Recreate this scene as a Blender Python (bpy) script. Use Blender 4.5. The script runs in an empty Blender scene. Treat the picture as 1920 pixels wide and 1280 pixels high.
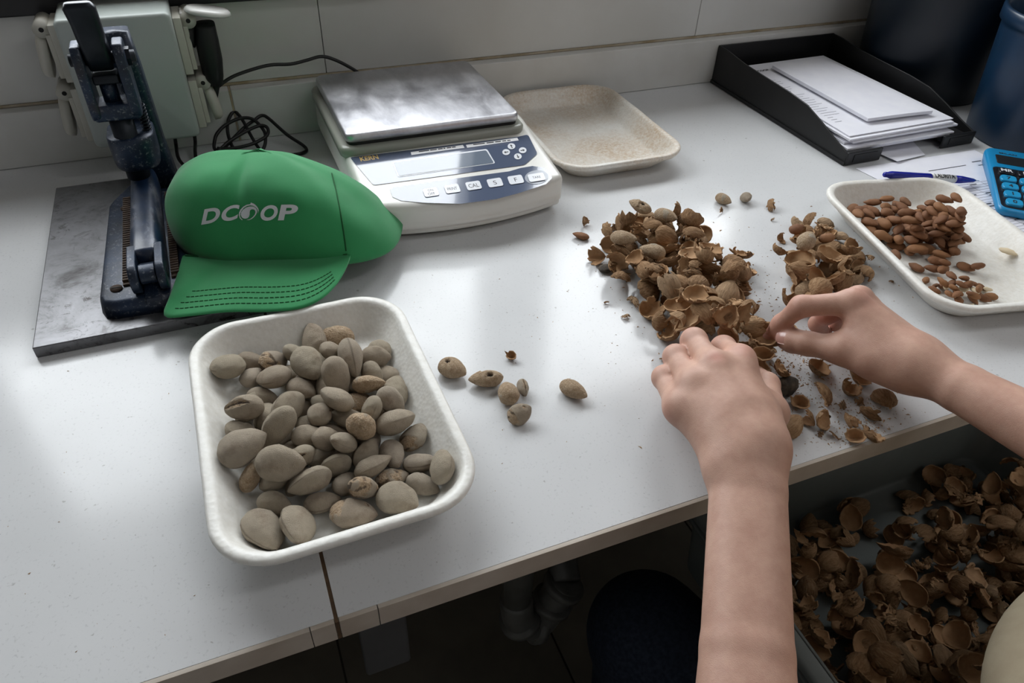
import bpy, bmesh, math, random
import numpy as np
from mathutils import Vector, Matrix, Quaternion, Euler, noise as mnoise
from mathutils.bvhtree import BVHTree
from mathutils.geometry import tessellate_polygon

scene = bpy.context.scene
COL = scene.collection
PI = math.pi

# ---------------------------------------------------------------- camera
# world: x along the worktop, y towards the window wall, z up; worktop surface z=0, front edge y=0 (metres)
F_PX = 1358.91
CR = np.array([[0.9269117720307812, -0.3735950672359179, 0.03551468158025639],
               [-0.21500576695689916, -0.6062288327464391, -0.7656755987506492],
               [0.3075826507559108, 0.7020778646873005, -0.6422457355795268]])
CC = np.array([0.0, -0.2786876846174143, 0.4736374747472737])
cam_data = bpy.data.cameras.new('camera')
cam_data.sensor_width = 36.0
cam_data.lens = F_PX / 1920.0 * 36.0
cam_data.clip_start = 0.01
cam = bpy.data.objects.new('camera', cam_data)
COL.objects.link(cam)
cm = Matrix(((CR[0][0], -CR[1][0], -CR[2][0], CC[0]),
             (CR[0][1], -CR[1][1], -CR[2][1], CC[1]),
             (CR[0][2], -CR[1][2], -CR[2][2], CC[2]), (0, 0, 0, 1)))
cam.matrix_world = cm
scene.camera = cam

# ---------------------------------------------------------------- world: overcast daylight
world = bpy.data.worlds.new('overcast_sky')
scene.world = world
world.use_nodes = True
wn = world.node_tree.nodes
wl = world.node_tree.links
bg = wn['Background']
bg.inputs['Strength'].default_value = 5.2
tc = wn.new('ShaderNodeTexCoord')
sx = wn.new('ShaderNodeSeparateXYZ')
rp = wn.new('ShaderNodeValToRGB')
wl.new(tc.outputs['Generated'], sx.inputs[0])
mr = wn.new('ShaderNodeMapRange')
mr.inputs['From Min'].default_value = -0.25
mr.inputs['From Max'].default_value = 0.9
wl.new(sx.outputs['Z'], mr.inputs['Value'])
wl.new(mr.outputs[0], rp.inputs['Fac'])
rp.color_ramp.elements[0].color = (0.42, 0.43, 0.43, 1)
rp.color_ramp.elements[0].position = 0.18
rp.color_ramp.elements[1].color = (0.93, 0.97, 1.0, 1)
rp.color_ramp.elements[1].position = 0.26
wl.new(rp.outputs[0], bg.inputs['Color'])

# window openings in the back wall: (x0, x1, z0, z1); each gets a light portal
WY = 0.818
OPEN = [(-0.45, 0.428, 0.29, 0.87), (0.572, 1.098, 0.29, 0.87)]
for (x0, x1, z0, z1) in OPEN:
    ld = bpy.data.lights.new('window_portal', 'AREA')
    ld.shape = 'RECTANGLE'
    ld.size = x1 - x0
    ld.size_y = z1 - z0
    ld.cycles.is_portal = True
    lo = bpy.data.objects.new('window_portal', ld)
    lo.location = ((x0 + x1) / 2, WY + 0.10, (z0 + z1) / 2)
    lo.rotation_euler = (-PI / 2, 0, 0)
    COL.objects.link(lo)

vs = scene.view_settings
vs.view_transform = 'Standard'
vs.look = 'None'
vs.gamma = 1.0
vs.use_curve_mapping = False
vs.exposure = 1.0
scene.cycles.max_bounces = 10
scene.cycles.diffuse_bounces = 5
scene.cycles.caustics_reflective = False
scene.cycles.caustics_refractive = False

# ---------------------------------------------------------------- helpers
def P(x, y, z=0.0):
    """photo pixel + height above the worktop -> world point"""
    v = CR.T @ np.array([(x - 960) / F_PX, (y - 640) / F_PX, 1.0])
    return Vector(CC + v * ((z - CC[2]) / v[2]))
def PY(x, y, Y):
    v = CR.T @ np.array([(x - 960) / F_PX, (y - 640) / F_PX, 1.0])
    return Vector(CC + v * ((Y - CC[1]) / v[1]))
def mpp(x, y, z=0.0):
    q = CR @ (np.array(P(x, y, z)) - CC)
    return q[2] / F_PX

def tag(o, label=None, cat=None, group=None, kind=None):
    if label: o['label'] = label
    if cat: o['category'] = cat
    if group: o['group'] = group
    if kind: o['kind'] = kind
    return o
def empty(name, loc=(0, 0, 0), rz=0.0):
    o = bpy.data.objects.new(name, None)
    COL.objects.link(o)
    o.location = loc
    o.rotation_euler = (0, 0, rz)
    o.empty_display_size = 0.02
    return o
def mesh_data(name, verts, faces, smooth=True, mats=(), fmat=None):
    me = bpy.data.meshes.new(name)
    me.from_pydata([tuple(v) for v in verts], [], [tuple(f) for f in faces])
    me.update()
    if smooth and len(me.polygons):
        me.polygons.foreach_set('use_smooth', [True] * len(me.polygons))
    for m in (mats if isinstance(mats, (list, tuple)) else [mats]):
        me.materials.append(m)
    if fmat is not None:
        me.polygons.foreach_set('material_index', fmat)
    return me
def link(name, me, parent=None, loc=None, rot=None):
    o = bpy.data.objects.new(name, me)
    COL.objects.link(o)
    if parent is not None: o.parent = parent
    if loc is not None: o.location = loc
    if rot is not None: o.rotation_euler = rot
    return o
def obj(name, verts, faces, mat, parent=None, smooth=True, loc=None, rot=None, fmat=None):
    return link(name, mesh_data(name, verts, faces, smooth, mat, fmat), parent, loc, rot)
class MB:
    """collects shapes for ONE mesh object"""
    def __init__(s): s.v = []; s.f = []
    def add(s, v, f, mx=None):
        n = len(s.v)
        s.v += [Vector(p) if mx is None else mx @ Vector(p) for p in v]
        s.f += [tuple(i + n for i in q) for q in f]
        return s
    def box(s, x0, x1, y0, y1, z0, z1, mx=None):
        v = [(x, y, z) for z in (z0, z1) for y in (y0, y1) for x in (x0, x1)]
        return s.add(v, [(0, 2, 3, 1), (4, 5, 7, 6), (0, 1, 5, 4), (2, 6, 7, 3), (0, 4, 6, 2), (1, 3, 7, 5)], mx)
    def build(s, name, mat, parent=None, smooth=False, bevel=0, seg=2, loc=None, rot=None):
        if bevel > 0:
            bm = bmesh.new()
            vs_ = [bm.verts.new(v) for v in s.v]
            for q in s.f:
                try: bm.faces.new([vs_[i] for i in q])
                except ValueError: pass
            bmesh.ops.recalc_face_normals(bm, faces=bm.faces)
            es = [e for e in bm.edges if len(e.link_faces) == 2 and e.calc_face_angle(0) > 0.5]
            bmesh.ops.bevel(bm, geom=es, offset=bevel, segments=seg, profile=0.5, affect='EDGES', clamp_overlap=True)
            me = bpy.data.meshes.new(name)
            bm.to_mesh(me); bm.free()
            me.polygons.foreach_set('use_smooth', [True] * len(me.polygons))
            me.materials.append(mat)
            o = link(name, me, parent, loc, rot)
            wn_ = o.modifiers.new('wn', 'WEIGHTED_NORMAL'); wn_.keep_sharp = False
            return o
        return obj(name, s.v, s.f, mat, parent, smooth, loc, rot)
def box(name, x0, x1, y0, y1, z0, z1, mat, parent=None, bevel=0.0, seg=2):
    return MB().box(x0, x1, y0, y1, z0, z1).build(name, mat, parent, bevel=bevel, seg=seg)
def rr(w, h, r, n=6):
    """rounded rectangle outline, counter-clockwise"""
    pts = []
    r = min(r, w / 2 - 1e-5, h / 2 - 1e-5)
    for cx, cy, a0 in ((w / 2 - r, h / 2 - r, 0), (-w / 2 + r, h / 2 - r, 90), (-w / 2 + r, -h / 2 + r, 180), (w / 2 - r, -h / 2 + r, 270)):
        for k in range(n + 1):
            a = math.radians(a0 + 90 * k / n)
            pts.append((cx + r * math.cos(a), cy + r * math.sin(a)))
    return pts
def loft(rings, closed=True, cap0=True, cap1=True):
    n = len(rings[0])
    v = [p for r in rings for p in r]
    f = []
    for i in range(len(rings) - 1):
        for k in range(n if closed else n - 1):
            a, b = i * n + k, i * n + (k + 1) % n
            f.append((a, b, b + n, a + n))
    if cap0: f.append(tuple(reversed(range(n))))
    if cap1: f.append(tuple(range((len(rings) - 1) * n, len(rings) * n)))
    return v, f
def prism(outline, z0, z1):
    return loft([[(x, y, z0) for x, y in outline], [(x, y, z1) for x, y in outline]])
def lathe(profile, n=32, ang=2 * PI):
    rings = []
    for r, z in profile:
        rings.append([(r * math.cos(2 * PI * k / n), r * math.sin(2 * PI * k / n), z) for k in range(n)])
    return loft(rings, True, False, False)
def smooth_path(pts, sub=8):
    pts = [Vector(p) for p in pts]
    out = []
    for i in range(len(pts) - 1):
        p0 = pts[max(i - 1, 0)]; p1 = pts[i]; p2 = pts[i + 1]; p3 = pts[min(i + 2, len(pts) - 1)]
        for k in range(sub):
            t = k / sub
            out.append(0.5 * ((2 * p1) + (-p0 + p2) * t + (2 * p0 - 5 * p1 + 4 * p2 - p3) * t * t + (-p0 + 3 * p1 - 3 * p2 + p3) * t ** 3))
    out.append(pts[-1])
    return out
def tube(pts, r, n=8, cap=True):
    pts = [Vector(p) for p in pts]
    rs = r if isinstance(r, (list, tuple)) else [r] * len(pts)
    rings = []
    up = None
    for i, p in enumerate(pts):
        d = (pts[min(i + 1, len(pts) - 1)] - pts[max(i - 1, 0)]).normalized()
        if up is None:
            up = Vector((0, 0, 1)) if abs(d.z) < 0.9 else Vector((1, 0, 0))
        s_ = d.cross(up).normalized()
        up = s_.cross(d).normalized()
        rings.append([tuple(p + rs[i] * (math.cos(2 * PI * k / n) * s_ + math.sin(2 * PI * k / n) * up)) for k in range(n)])
    return loft(rings, True, cap, cap)
def cyl(p0, p1, r0, r1=None, n=20):
    return tube([p0, p1], [r0, r1 if r1 is not None else r0], n)
def frame_from(px, py, pz, o):
    return Matrix(((px[0], py[0], pz[0], o[0]), (px[1], py[1], pz[1], o[1]), (px[2], py[2], pz[2], o[2]), (0, 0, 0, 1)))

# ---------------------------------------------------------------- materials
def S(c):
    """sRGB 0..255 -> linear rgba"""
    return tuple(((x / 255) / 12.92 if x / 255 <= 0.04045 else ((x / 255 + 0.055) / 1.055) ** 2.4) for x in c) + (1.0,)
class NT:
    def __init__(s, name):
        s.m = bpy.data.materials.new(name); s.m.use_nodes = True
        s.t = s.m.node_tree; s.n = s.t.nodes; s.b = s.n['Principled BSDF']; s.tc = None
    def new(s, t, **kw):
        x = s.n.new(t)
        for k, v in kw.items(): setattr(x, k, v)
        return x
    def l(s, a, b): s.t.links.new(a, b)
    def co(s, which='Object'):
        if s.tc is None: s.tc = s.new('ShaderNodeTexCoord')
        return s.tc.outputs[which]
    def noise(s, scale, detail=4, rough=0.55, dist=0.0, vec=None, stretch=None):
        x = s.new('ShaderNodeTexNoise')
        x.inputs['Scale'].default_value = scale; x.inputs['Detail'].default_value = detail
        x.inputs['Roughness'].default_value = rough; x.inputs['Distortion'].default_value = dist
        v = vec if vec is not None else s.co()
        if stretch:
            mp = s.new('ShaderNodeMapping'); mp.inputs['Scale'].default_value = stretch
            s.l(v, mp.inputs['Vector']); v = mp.outputs[0]
        s.l(v, x.inputs['Vector'])
        return x.outputs['Fac']
    def voro(s, scale, feature='F1', vec=None):
        x = s.new('ShaderNodeTexVoronoi', feature=feature); x.inputs['Scale'].default_value = scale
        s.l(vec if vec is not None else s.co(), x.inputs['Vector'])
        return x.outputs['Distance']
    def ramp(s, fac, stops):
        x = s.new('ShaderNodeValToRGB'); e = x.color_ramp.elements
        e[0].position, e[0].color = stops[0]; e[1].position, e[1].color = stops[-1]
        for p, c in stops[1:-1]:
            q = e.new(p); q.color = c
        s.l(fac, x.inputs['Fac'])
        return x.outputs['Color']
    def mix(s, fac, a, b, mode='MIX'):
        x = s.new('ShaderNodeMix', data_type='RGBA', blend_type=mode)
        for sock, val in ((x.inputs['Factor'], fac), (x.inputs['A'], a), (x.inputs['B'], b)):
            pass
        fa, A, B = x.inputs[0], x.inputs[6], x.inputs[7]
        for sock, val in ((fa, fac), (A, a), (B, b)):
            if hasattr(val, 'links'): s.l(val, sock)
            else: sock.default_value = val
        return x.outputs[2]
    def math(s, op, a, b=0.0, clamp=False):
        x = s.new('ShaderNodeMath', operation=op); x.use_clamp = clamp
        for i, val in enumerate((a, b)):
            if hasattr(val, 'links'): s.l(val, x.inputs[i])
            else: x.inputs[i].default_value = val
        return x.outputs[0]
    def rnd(s):
        return s.new('ShaderNodeObjectInfo').outputs['Random']
    def attr(s, name):
        x = s.new('ShaderNodeAttribute', attribute_name=name); return x
    def bump(s, h, strength=0.3, dist=0.001, prev=None):
        x = s.new('ShaderNodeBump'); x.inputs['Strength'].default_value = strength; x.inputs['Distance'].default_value = dist
        s.l(h, x.inputs['Height'])
        if prev is not None: s.l(prev, x.inputs['Normal'])
        s.l(x.outputs[0], s.b.inputs['Normal'])
        return x.outputs[0]
    def set(s, color=None, rough=None, metal=None, spec=None, coat=None, coat_rough=None, sss=None, sheen=None):
        b = s.b.inputs
        for key, val in (('Base Color', color), ('Roughness', rough), ('Metallic', metal), ('Specular IOR Level', spec),
                         ('Coat Weight', coat), ('Coat Roughness', coat_rough), ('Subsurface Weight', sss), ('Sheen Weight', sheen)):
            if val is None: continue
            if hasattr(val, 'links'): s.l(val, b[key])
            else: b[key].default_value = val
        return s.m
def simple(name, c, rough=0.5, metal=0.0, spec=0.5, c2=None, scale=60, bump=0.0, bscale=300, bdist=0.0005, coat=0.0, lo=0.35, hi=0.65):
    t = NT(name)
    col = S(c)
    if c2 is not None:
        col = t.ramp(t.noise(scale, 6), [(lo, S(c)), (hi, S(c2))])
    if bump: t.bump(t.noise(bscale, 5), bump, bdist)
    return t.set(color=col, rough=rough, metal=metal, spec=spec, coat=coat)
rng = random.Random(7)
# ================================================================ room shell
m_wall = simple('wall_paint', (216, 215, 214), 0.8, c2=(210, 209, 208), scale=3)
m_tile = simple('wall_tile_glaze', (206, 206, 203), 0.32, c2=(198, 197, 192), scale=6, bump=0.08, bscale=40, bdist=0.001)
m_grout = simple('stained_grout', (158, 142, 112), 0.9, c2=(186, 176, 158), scale=35)
m_frame = simple('dark_window_frame', (26, 25, 27), 0.45)
m_floor = simple('floor_tile_glaze', (104, 98, 88), 0.5, c2=(90, 85, 77), scale=9)
m_fgrout = simple('floor_grout', (58, 54, 48), 0.9)
X0, X1, Y0, Z0, Z1 = -1.7, 2.1, -2.4, -0.9, 1.75

def struct(o):
    o['kind'] = 'structure'
    return o
floor = struct(box('floor', X0 + .0005, X1 - .0005, Y0 + .0005, WY + 0.2, Z0 - 0.1, Z0 - 0.004, m_fgrout))
# floor tiles under and in front of the worktop
tile_me = None
for i in range(9):
    for j in range(8):
        cx, cy = -1.44 + 0.4 * i + 0.033, -2.2 + 0.4 * j + 0.2
        if tile_me is None:
            mb = MB().box(-0.198, 0.198, -0.198, 0.198, -0.004, 0)
            o = mb.build('floor_tile', m_floor, floor); tile_me = o.data
        else:
            o = link('floor_tile', tile_me, floor)
        o.location = (cx, cy, Z0)
struct(box('ceiling', X0, X1, Y0, WY + 0.2, Z1, Z1 + 0.1, m_wall))
struct(box('wall_left', X0 - 0.1, X0, Y0, WY + 0.2, Z0 - .05, Z1, m_wall))
struct(box('wall_right', X1, X1 + 0.1, Y0, WY + 0.2, Z0 - .05, Z1, m_wall))
struct(box('wall_front', X0, X1, Y0 - 0.1, Y0, Z0 - .05, Z1, m_wall))
# glowing panels added under the ceiling, out of view, as fill light
m_alu = simple('fill_panel_frame', (225, 225, 225), 0.4)
t = NT('fill_glow')
em = t.new('ShaderNodeEmission'); em.inputs['Color'].default_value = (0.99, 0.99, 1.0, 1); em.inputs['Strength'].default_value = 2.5
t.l(em.outputs[0], t.n['Material Output'].inputs['Surface'])
m_lit = t.m
for k, (lx, ly) in enumerate(((1.15, -1.75), (1.45, -0.25))):
    cl_ = empty('fill_panel', (lx, ly, Z1))
    tag(cl_, ('rear' if k == 0 else 'forward') + ' one of two added fill light panels out of view above the room', 'ceiling light', 'added fill light panels')
    mb = MB().box(-.62, .62, -.17, -.15, -.05, -.0005).box(-.62, .62, .15, .17, -.05, -.0005).box(-.62, -.60, -.15, .15, -.05, -.0005).box(.60, .62, -.15, .15, -.05, -.0005)
    mb.build('housing_frame', m_alu, cl_)
    box('fill_diffuser', -.60, .60, -.15, .15, -.045, -.035, m_lit, cl_)
# back wall with the window opening (0.187 .. 0.95 high), thick masonry
WB = WY + 0.012
mb = MB()
mb.box(X0, X1, WB, WY + 0.2, Z0 - .05, 0.187)
mb.box(X0, X1, WB, WY + 0.2, 0.95, Z1)
mb.box(X0, -0.55, WB, WY + 0.2, 0.187, 0.95)
mb.box(1.17, X1, WB, WY + 0.2, 0.187, 0.95)
wall_back = struct(mb.build('wall_back', m_grout, None))
mb = MB().box(X0, X1, WB - 0.006, WB, 0.95, Z1).box(1.17, X1, WB - 0.006, WB, 0.187, 0.95).box(X0, -0.55, WB - 0.006, WB, 0.187, 0.95)
mb.build('plaster', m_wall, wall_back)
# large glazed wall tiles between upstand and window; joints at x=.161 and .803
joints = [-1.70, -1.123, -0.481, 0.161, 0.803, 1.445, 2.10]
for a, b in zip(joints[:-1], joints[1:]):
    box('wall_tile', a + 0.0004, b - 0.0004, WY, WB, 0.0790, 0.187, m_tile, wall_back, bevel=0.0008, seg=1)
box('sill_grout', X0, X1, WY - 0.0004, WB, 0.0755, 0.0788, m_grout, wall_back)
# window frame and panes
mb = MB()
mb.box(-0.55, 1.17, WY - 0.012, WY + 0.09, 0.187, 0.29)
mb.box(-0.55, 1.17, WY + 0.02, WY + 0.09, 0.87, 0.95)
for a, b in ((-0.55, -0.45), (0.428, 0.572), (1.098, 1.17)):
    mb.box(a, b, WY + 0.02, WY + 0.09, 0.29, 0.87)
win = struct(mb.build('window_1', m_frame, None, bevel=0.003))
t = NT('window_glass')
tr = t.new('ShaderNodeBsdfTransparent'); gl = t.new('ShaderNodeBsdfGlossy'); gl.inputs['Roughness'].default_value = 0.02
mx = t.new('ShaderNodeMixShader'); mx.inputs[0].default_value = 0.06
t.l(tr.outputs[0], mx.inputs[1]); t.l(gl.outputs[0], mx.inputs[2])
t.l(mx.outputs[0], t.n['Material Output'].inputs['Surface'])
m_glass = t.m
for (x0, x1, z0, z1) in OPEN:
    box('pane', x0 - 0.005, x1 + 0.005, WY + 0.05, WY + 0.054, z0 - 0.005, z1 + 0.005, m_glass, win)

# ================================================================ worktop
t = NT('white_quartz')
sp = t.ramp(t.voro(330), [(0.0, S((150, 150, 148))), (0.16, S((226, 227, 226)))])
n1 = t.noise(2300, 2)
big = t.ramp(t.noise(5, 4), [(0.3, S((207, 208, 209))), (0.7, S((214, 215, 216)))])
n2 = t.ramp(t.noise(420, 3), [(0.60, (0, 0, 0, 1)), (0.74, (1, 1, 1, 1))])
col = t.mix(n2, big, S((194, 195, 196)))
spk = t.ramp(t.noise(150, 2), [(0.73, (0, 0, 0, 1)), (0.77, (1, 1, 1, 1))])
col = t.mix(t.math('MULTIPLY', spk, 0.45), col, S((120, 116, 110)))
rgh = t.ramp(t.noise(30, 4), [(0.3, (0.13, 0.13, 0.13, 1)), (0.7, (0.20, 0.20, 0.20, 1))])
m_quartz = t.set(color=col, rough=rgh, spec=0.28)
m_edge = simple('worktop_edge_band', (196, 186, 174), 0.5, c2=(176, 164, 150), scale=20)
m_seam = simple('brown_seam_filler', (96, 74, 50), 0.8, c2=(70, 52, 36), scale=120)
m_steel_dark = simple('dark_painted_steel', (78, 79, 80), 0.5, c2=(66, 66, 67), scale=12)
TH = 0.022
SEAM_A, SEAM_B = -0.0012, 0.0015
def slab(x0, x1, label):
    w = empty('worktop', ((x0 + x1) / 2, 0.4, -TH))
    tag(w, label, 'worktop')
    ox, oy, oz = w.location
    box('top_slab', x0 - ox, x1 - ox, 0.0035 - oy, WY - oy, -TH - oz, 0 - oz, m_quartz, w, bevel=0.0003)
    return w
wt1 = slab(-1.66, SEAM_A, 'white speckled stone worktop section left of the brown seam')
wt2 = slab(SEAM_B, 1.95, 'white speckled stone worktop section right of the brown seam')
def edge(w, cuts):
    ox, oy, oz = w.location
    for a, b in zip(cuts[:-1], cuts[1:]):
        box('edge_strip', a + 0.0003 - ox, b - 0.0003 - ox, 0 - oy, 0.0035 - oy, -TH - oz, -0.0002 - oz, m_edge, w, bevel=0.0002, seg=1)
edge(wt1, [-1.66, -0.6, -0.018, SEAM_A])
edge(wt2, [SEAM_B, 0.029, 0.9, 1.95])
sm = box('seam_filler', SEAM_A, SEAM_B, 0.0002, WY, -TH, -0.0003, m_seam)
tag(sm, 'thin dark brown filler line across the white worktop below the almond tray', 'seam')
# upstand along the wall
m_up = simple('upstand_stone', (208, 208, 205), 0.35, c2=(200, 199, 195), scale=14)
for nm, a, b in (('trim_1', X0, 0.0197), ('trim_2', 0.0223, 1.95)):
    struct(box(nm, a, b, WY - 0.019, WY - 0.0003, 0.0004, 0.0755, m_up, None, bevel=0.0015))
struct(box('trim_3', 0.0197, 0.0223, WY - 0.0185, WY - 0.0003, 0.0004, 0.075, m_grout))
# dark steel under-frame with bracket
uf = empty('steel_bench', (0.3, 0.4, Z0))
tag(uf, 'dark grey steel frame and legs under the white worktop', 'frame')
ox, oy, oz = uf.location
def ufb(nm, x0, x1, y0, y1, z0, z1, m=m_steel_dark):
    return box(nm, x0 - ox, x1 - ox, y0 - oy, y1 - oy, z0 - oz, z1 - oz, m, uf, bevel=0.002, seg=1)
ufb('rail', -1.6, 1.9, 0.03, 0.07, -0.075, -TH - 0.0005)
ufb('rail', -1.6, 1.9, 0.72, 0.76, -0.075, -TH - 0.0005)
ufb('cross_rail', -0.02, 0.02, 0.07, 0.72, -0.07, -TH - 0.0005)
ufb('bracket', 0.014, 0.052, 0.022, 0.03, -0.135, -0.03)
for lx in (-1.2, 1.5):
    for ly in (0.03, 0.72):
        ufb('leg', lx, lx + 0.04, ly, ly + 0.04, Z0 + 0.001, -0.075)
def PX(x, y, X):
    v = CR.T @ np.array([(x - 960) / F_PX, (y - 640) / F_PX, 1.0])
    return Vector(CC + v * ((X - CC[0]) / v[0]))
def ray_plane(x, y, p0, nrm):
    v = Vector(CR.T @ np.array([(x - 960) / F_PX, (y - 640) / F_PX, 1.0]))
    c = Vector(CC); nrm = Vector(nrm)
    return c + v * ((Vector(p0) - c).dot(nrm) / v.dot(nrm))

# ================================================================ foam trays
def foam_mat(name, stain, amount, seed):
    t = NT(name)
    base = t.ramp(t.noise(160, 5), [(0.35, S((236, 235, 230))), (0.7, S((226, 224, 217)))])
    n = t.noise(7 + seed, 3, 0.5)
    spk_ = t.ramp(t.noise(240, 5, .7), [(.35, (.25, .25, .25, 1)), (.68, (1, 1, 1, 1))])
    f = t.math('MULTIPLY', t.math('MULTIPLY', t.ramp(n, [(0.34, (0, 0, 0, 1)), (0.66, (1, 1, 1, 1))]), spk_), amount)
    n3 = t.ramp(t.noise(420, 3), [(0.62, (0, 0, 0, 1)), (0.78, (1, 1, 1, 1))])
    col = t.mix(f, base, S(stain))
    col = t.mix(t.math('MULTIPLY', n3, amount * 0.6), col, S((120, 92, 60)))
    h = t.math('ADD', t.voro(260), t.math('MULTIPLY', t.noise(70, 4), 0.8))
    t.bump(h, 0.28, 0.0007)
    return t.set(color=col, rough=0.42, spec=0.45)
def rr_dense(w, h, r, nc=10, ns=14):
    out = []
    base = rr(w, h, r, nc)
    m = len(base)
    for i in range(m):
        a, b = base[i], base[(i + 1) % m]
        out.append(a)
        if (i + 1) % (nc + 1) == 0:
            for k in range(1, ns):
                out.append((a[0] + (b[0] - a[0]) * k / ns, a[1] + (b[1] - a[1]) * k / ns))
    return out
def foam_tray(cx, cy, w, h, H, rz, mat, label, seed, z0=0.0):
    prof = [(0.066, 0.0, .030), (0.052, 0.0012, .032), (0.046, 0.0045, .034), (0.012, H - 0.0095, .042), (0.004, H - 0.0075, .045), (0.0005, H - 0.0045, .046),
            (0.0, H - 0.0025, .046), (0.0015, H - 0.0008, .046), (0.005, H, .045), (0.013, H - 0.0002, .042), (0.0185, H - 0.0018, .039), (0.022, H - 0.005, .037),
            (0.047, 0.0128, .028), (0.053, 0.0082, .026), (0.062, 0.0062, .022), (0.076, 0.0056, .018)]
    rings = []
    for ins, z, r in prof:
        ring = []
        for x, y in rr_dense(w - ins, h - ins, r):
            n = mnoise.noise(Vector((x * 22 + seed * 7, y * 22, z * 30)))
            n2 = mnoise.noise(Vector((x * 90 + seed * 3, y * 90, z * 200)))
            s_ = 1 + 0.0045 * n
            ring.append((x * s_, y * s_, max(0.0, z + (0.0006 * n + 0.00025 * n2 if z > 0.002 else 0))))
        rings.append(ring)
    v, f = loft(rings)
    o = obj('foam_tray', v, f, mat, None, True, (cx, cy, z0), (0, 0, rz))
    return tag(o, label, 'tray', 'white moulded foam trays')
m_foamA = foam_mat('white_foam', (205, 196, 180), 0.25, 0)
m_foamB = foam_mat('dusty_foam', (190, 160, 122), 0.95, 1.3)
m_foamC = foam_mat('white_foam_worn', (206, 192, 168), 0.35, 2.2)
T1 = dict(c=(0.028, 0.178), w=0.200, h=0.280, H=0.036, rz=math.radians(0.6))
T2 = dict(c=(0.781, 0.215), w=0.200, h=0.285, H=0.032, rz=math.radians(-12.3))
T3 = dict(c=(0.512, 0.648), w=0.200, h=0.280, H=0.030, rz=math.radians(-1.0))
foam_tray(*T1['c'], T1['w'], T1['h'], T1['H'], T1['rz'], m_foamA, 'white foam tray heaped with grey-hulled almonds in the foreground', 1)
foam_tray(*T2['c'], T2['w'], T2['h'], T2['H'], T2['rz'], m_foamC, 'white foam tray holding shelled brown almond kernels at the right', 2)
foam_tray(*T3['c'], T3['w'], T3['h'], T3['H'], T3['rz'], m_foamB, 'empty dusty foam tray with brown stains beside the scale', 3)

# ================================================================ bench scale
m_abs = simple('scale_offwhite_plastic', (226, 225, 220), 0.28, c2=(220, 218, 211), scale=10, spec=0.5)
m_collar = simple('scale_grey_collar', (150, 152, 142), 0.3)
m_black = simple('black_rubber', (16, 16, 17), 0.6)
t = NT('brushed_steel')
g = t.noise(60, 6, 0.7, stretch=(1, 18, 1))
sm_ = t.noise(22, 7, 0.7, .25, stretch=(1, .45, 1))
rgh = t.ramp(sm_, [(0.35, (0.34, 0.34, 0.34, 1)), (0.65, (0.52, 0.52, 0.52, 1))])
col = t.ramp(sm_, [(0.35, S((186, 186, 192))), (0.65, S((222, 222, 226)))])
t.bump(g, 0.06, 0.0004)
m_steel = t.set(color=col, rough=rgh, metal=1.0)
m_panel = simple('slate_blue_membrane', (84, 94, 116), 0.12, spec=0.6, coat=0.4)
m_button = simple('pale_button', (226, 229, 234), 0.25)
m_ink = simple('dark_ink', (40, 40, 46), 0.6)
m_gold = simple('gold_print', (205, 172, 96), 0.4)
m_lcd = simple('lcd_grey', (112, 122, 136), 0.08, spec=0.7)
m_labelpaper = simple('label_paper', (238, 238, 240), 0.5)
sc = empty('bench_scale', (0.2605, 0.63, 0))
tag(sc, 'off-white electronic bench scale with a square steel weighing plate', 'scale')
SX, SY = 0.2605, 0.63
def pad(x0, x1, yf, yb, top, zb, r, nx=44, ny=56, rc=0.012, bow=0.0, draft=0.0):
    """plan pad with rounded edges; top(y) gives height; front edge bows by `bow`"""
    xc, hw = (x0 + x1) / 2, (x1 - x0) / 2
    V, Fc = [], []
    us = [-1 + 2 * i / nx for i in range(nx + 1)]
    us = [math.copysign(1 - (1 - abs(u)) ** 1.35, u) for u in us]
    vs2 = [j / ny for j in range(ny + 1)]
    vs2 = [0.5 - math.copysign((1 - (1 - abs(1 - 2 * v)) ** 1.35) / 2, 1 - 2 * v) for v in vs2]
    L = yb - yf
    idx = {}
    for j, v in enumerate(vs2):
        d = min(v, 1 - v) * L
        h2 = hw - (rc - math.sqrt(max(0, rc * rc - (rc - d) ** 2)) if d < rc else 0)
        for i, u in enumerate(us):
            x = xc + h2 * u
            f = yf - bow * (1 - u * u)
            y = f + (yb - f) * v
            e = min(h2 * (1 - abs(u)), d)
            z = top(y, x)
            if e < r: z -= r - math.sqrt(max(0, r * r - (r - e) ** 2))
            idx[(i, j)] = len(V); V.append((x - SX, y - SY, z))
    for j in range(ny):
        for i in range(nx):
            Fc.append((idx[(i, j)], idx[(i + 1, j)], idx[(i + 1, j + 1)], idx[(i, j + 1)]))
    per = [(i, 0) for i in range(nx)] + [(nx, j) for j in range(ny)] + [(i, ny) for i in range(nx, 0, -1)] + [(0, j) for j in range(ny, 0, -1)]
    last = [idx[p] for p in per]
    for k, (fz, ins) in enumerate(((0.5, 0.0), (0.0, draft))):
        cur = []
        for p in per:
            a = Vector(V[idx[p]])
            z = zb + (a.z - zb) * fz
            cx_, cy_ = xc - SX, (yf + yb) / 2 - SY
            dv = Vector((cx_ - a.x, cy_ - a.y, 0)).normalized() * ins
            cur.append(len(V)); V.append((a.x + dv.x, a.y + dv.y, z))
        n = len(cur)
        for q in range(n):
            Fc.append((last[q], cur[q], cur[(q + 1) % n], last[(q + 1) % n]))
        last = cur
    Fc.append(tuple(last))
    return V, Fc
PS = 0.157
def panel_z(y): return 0.049 + PS * (y - 0.462)
def body_top(y, x):
    a = panel_z(y)
    if y < 0.585: return a
    if y < 0.60: return panel_z(0.585) + (y - 0.585) * 0.2
    return panel_z(0.585) + 0.003
v, f = pad(0.134, 0.388, 0.462, 0.797, body_top, 0.017, 0.009, bow=0.016)
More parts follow.
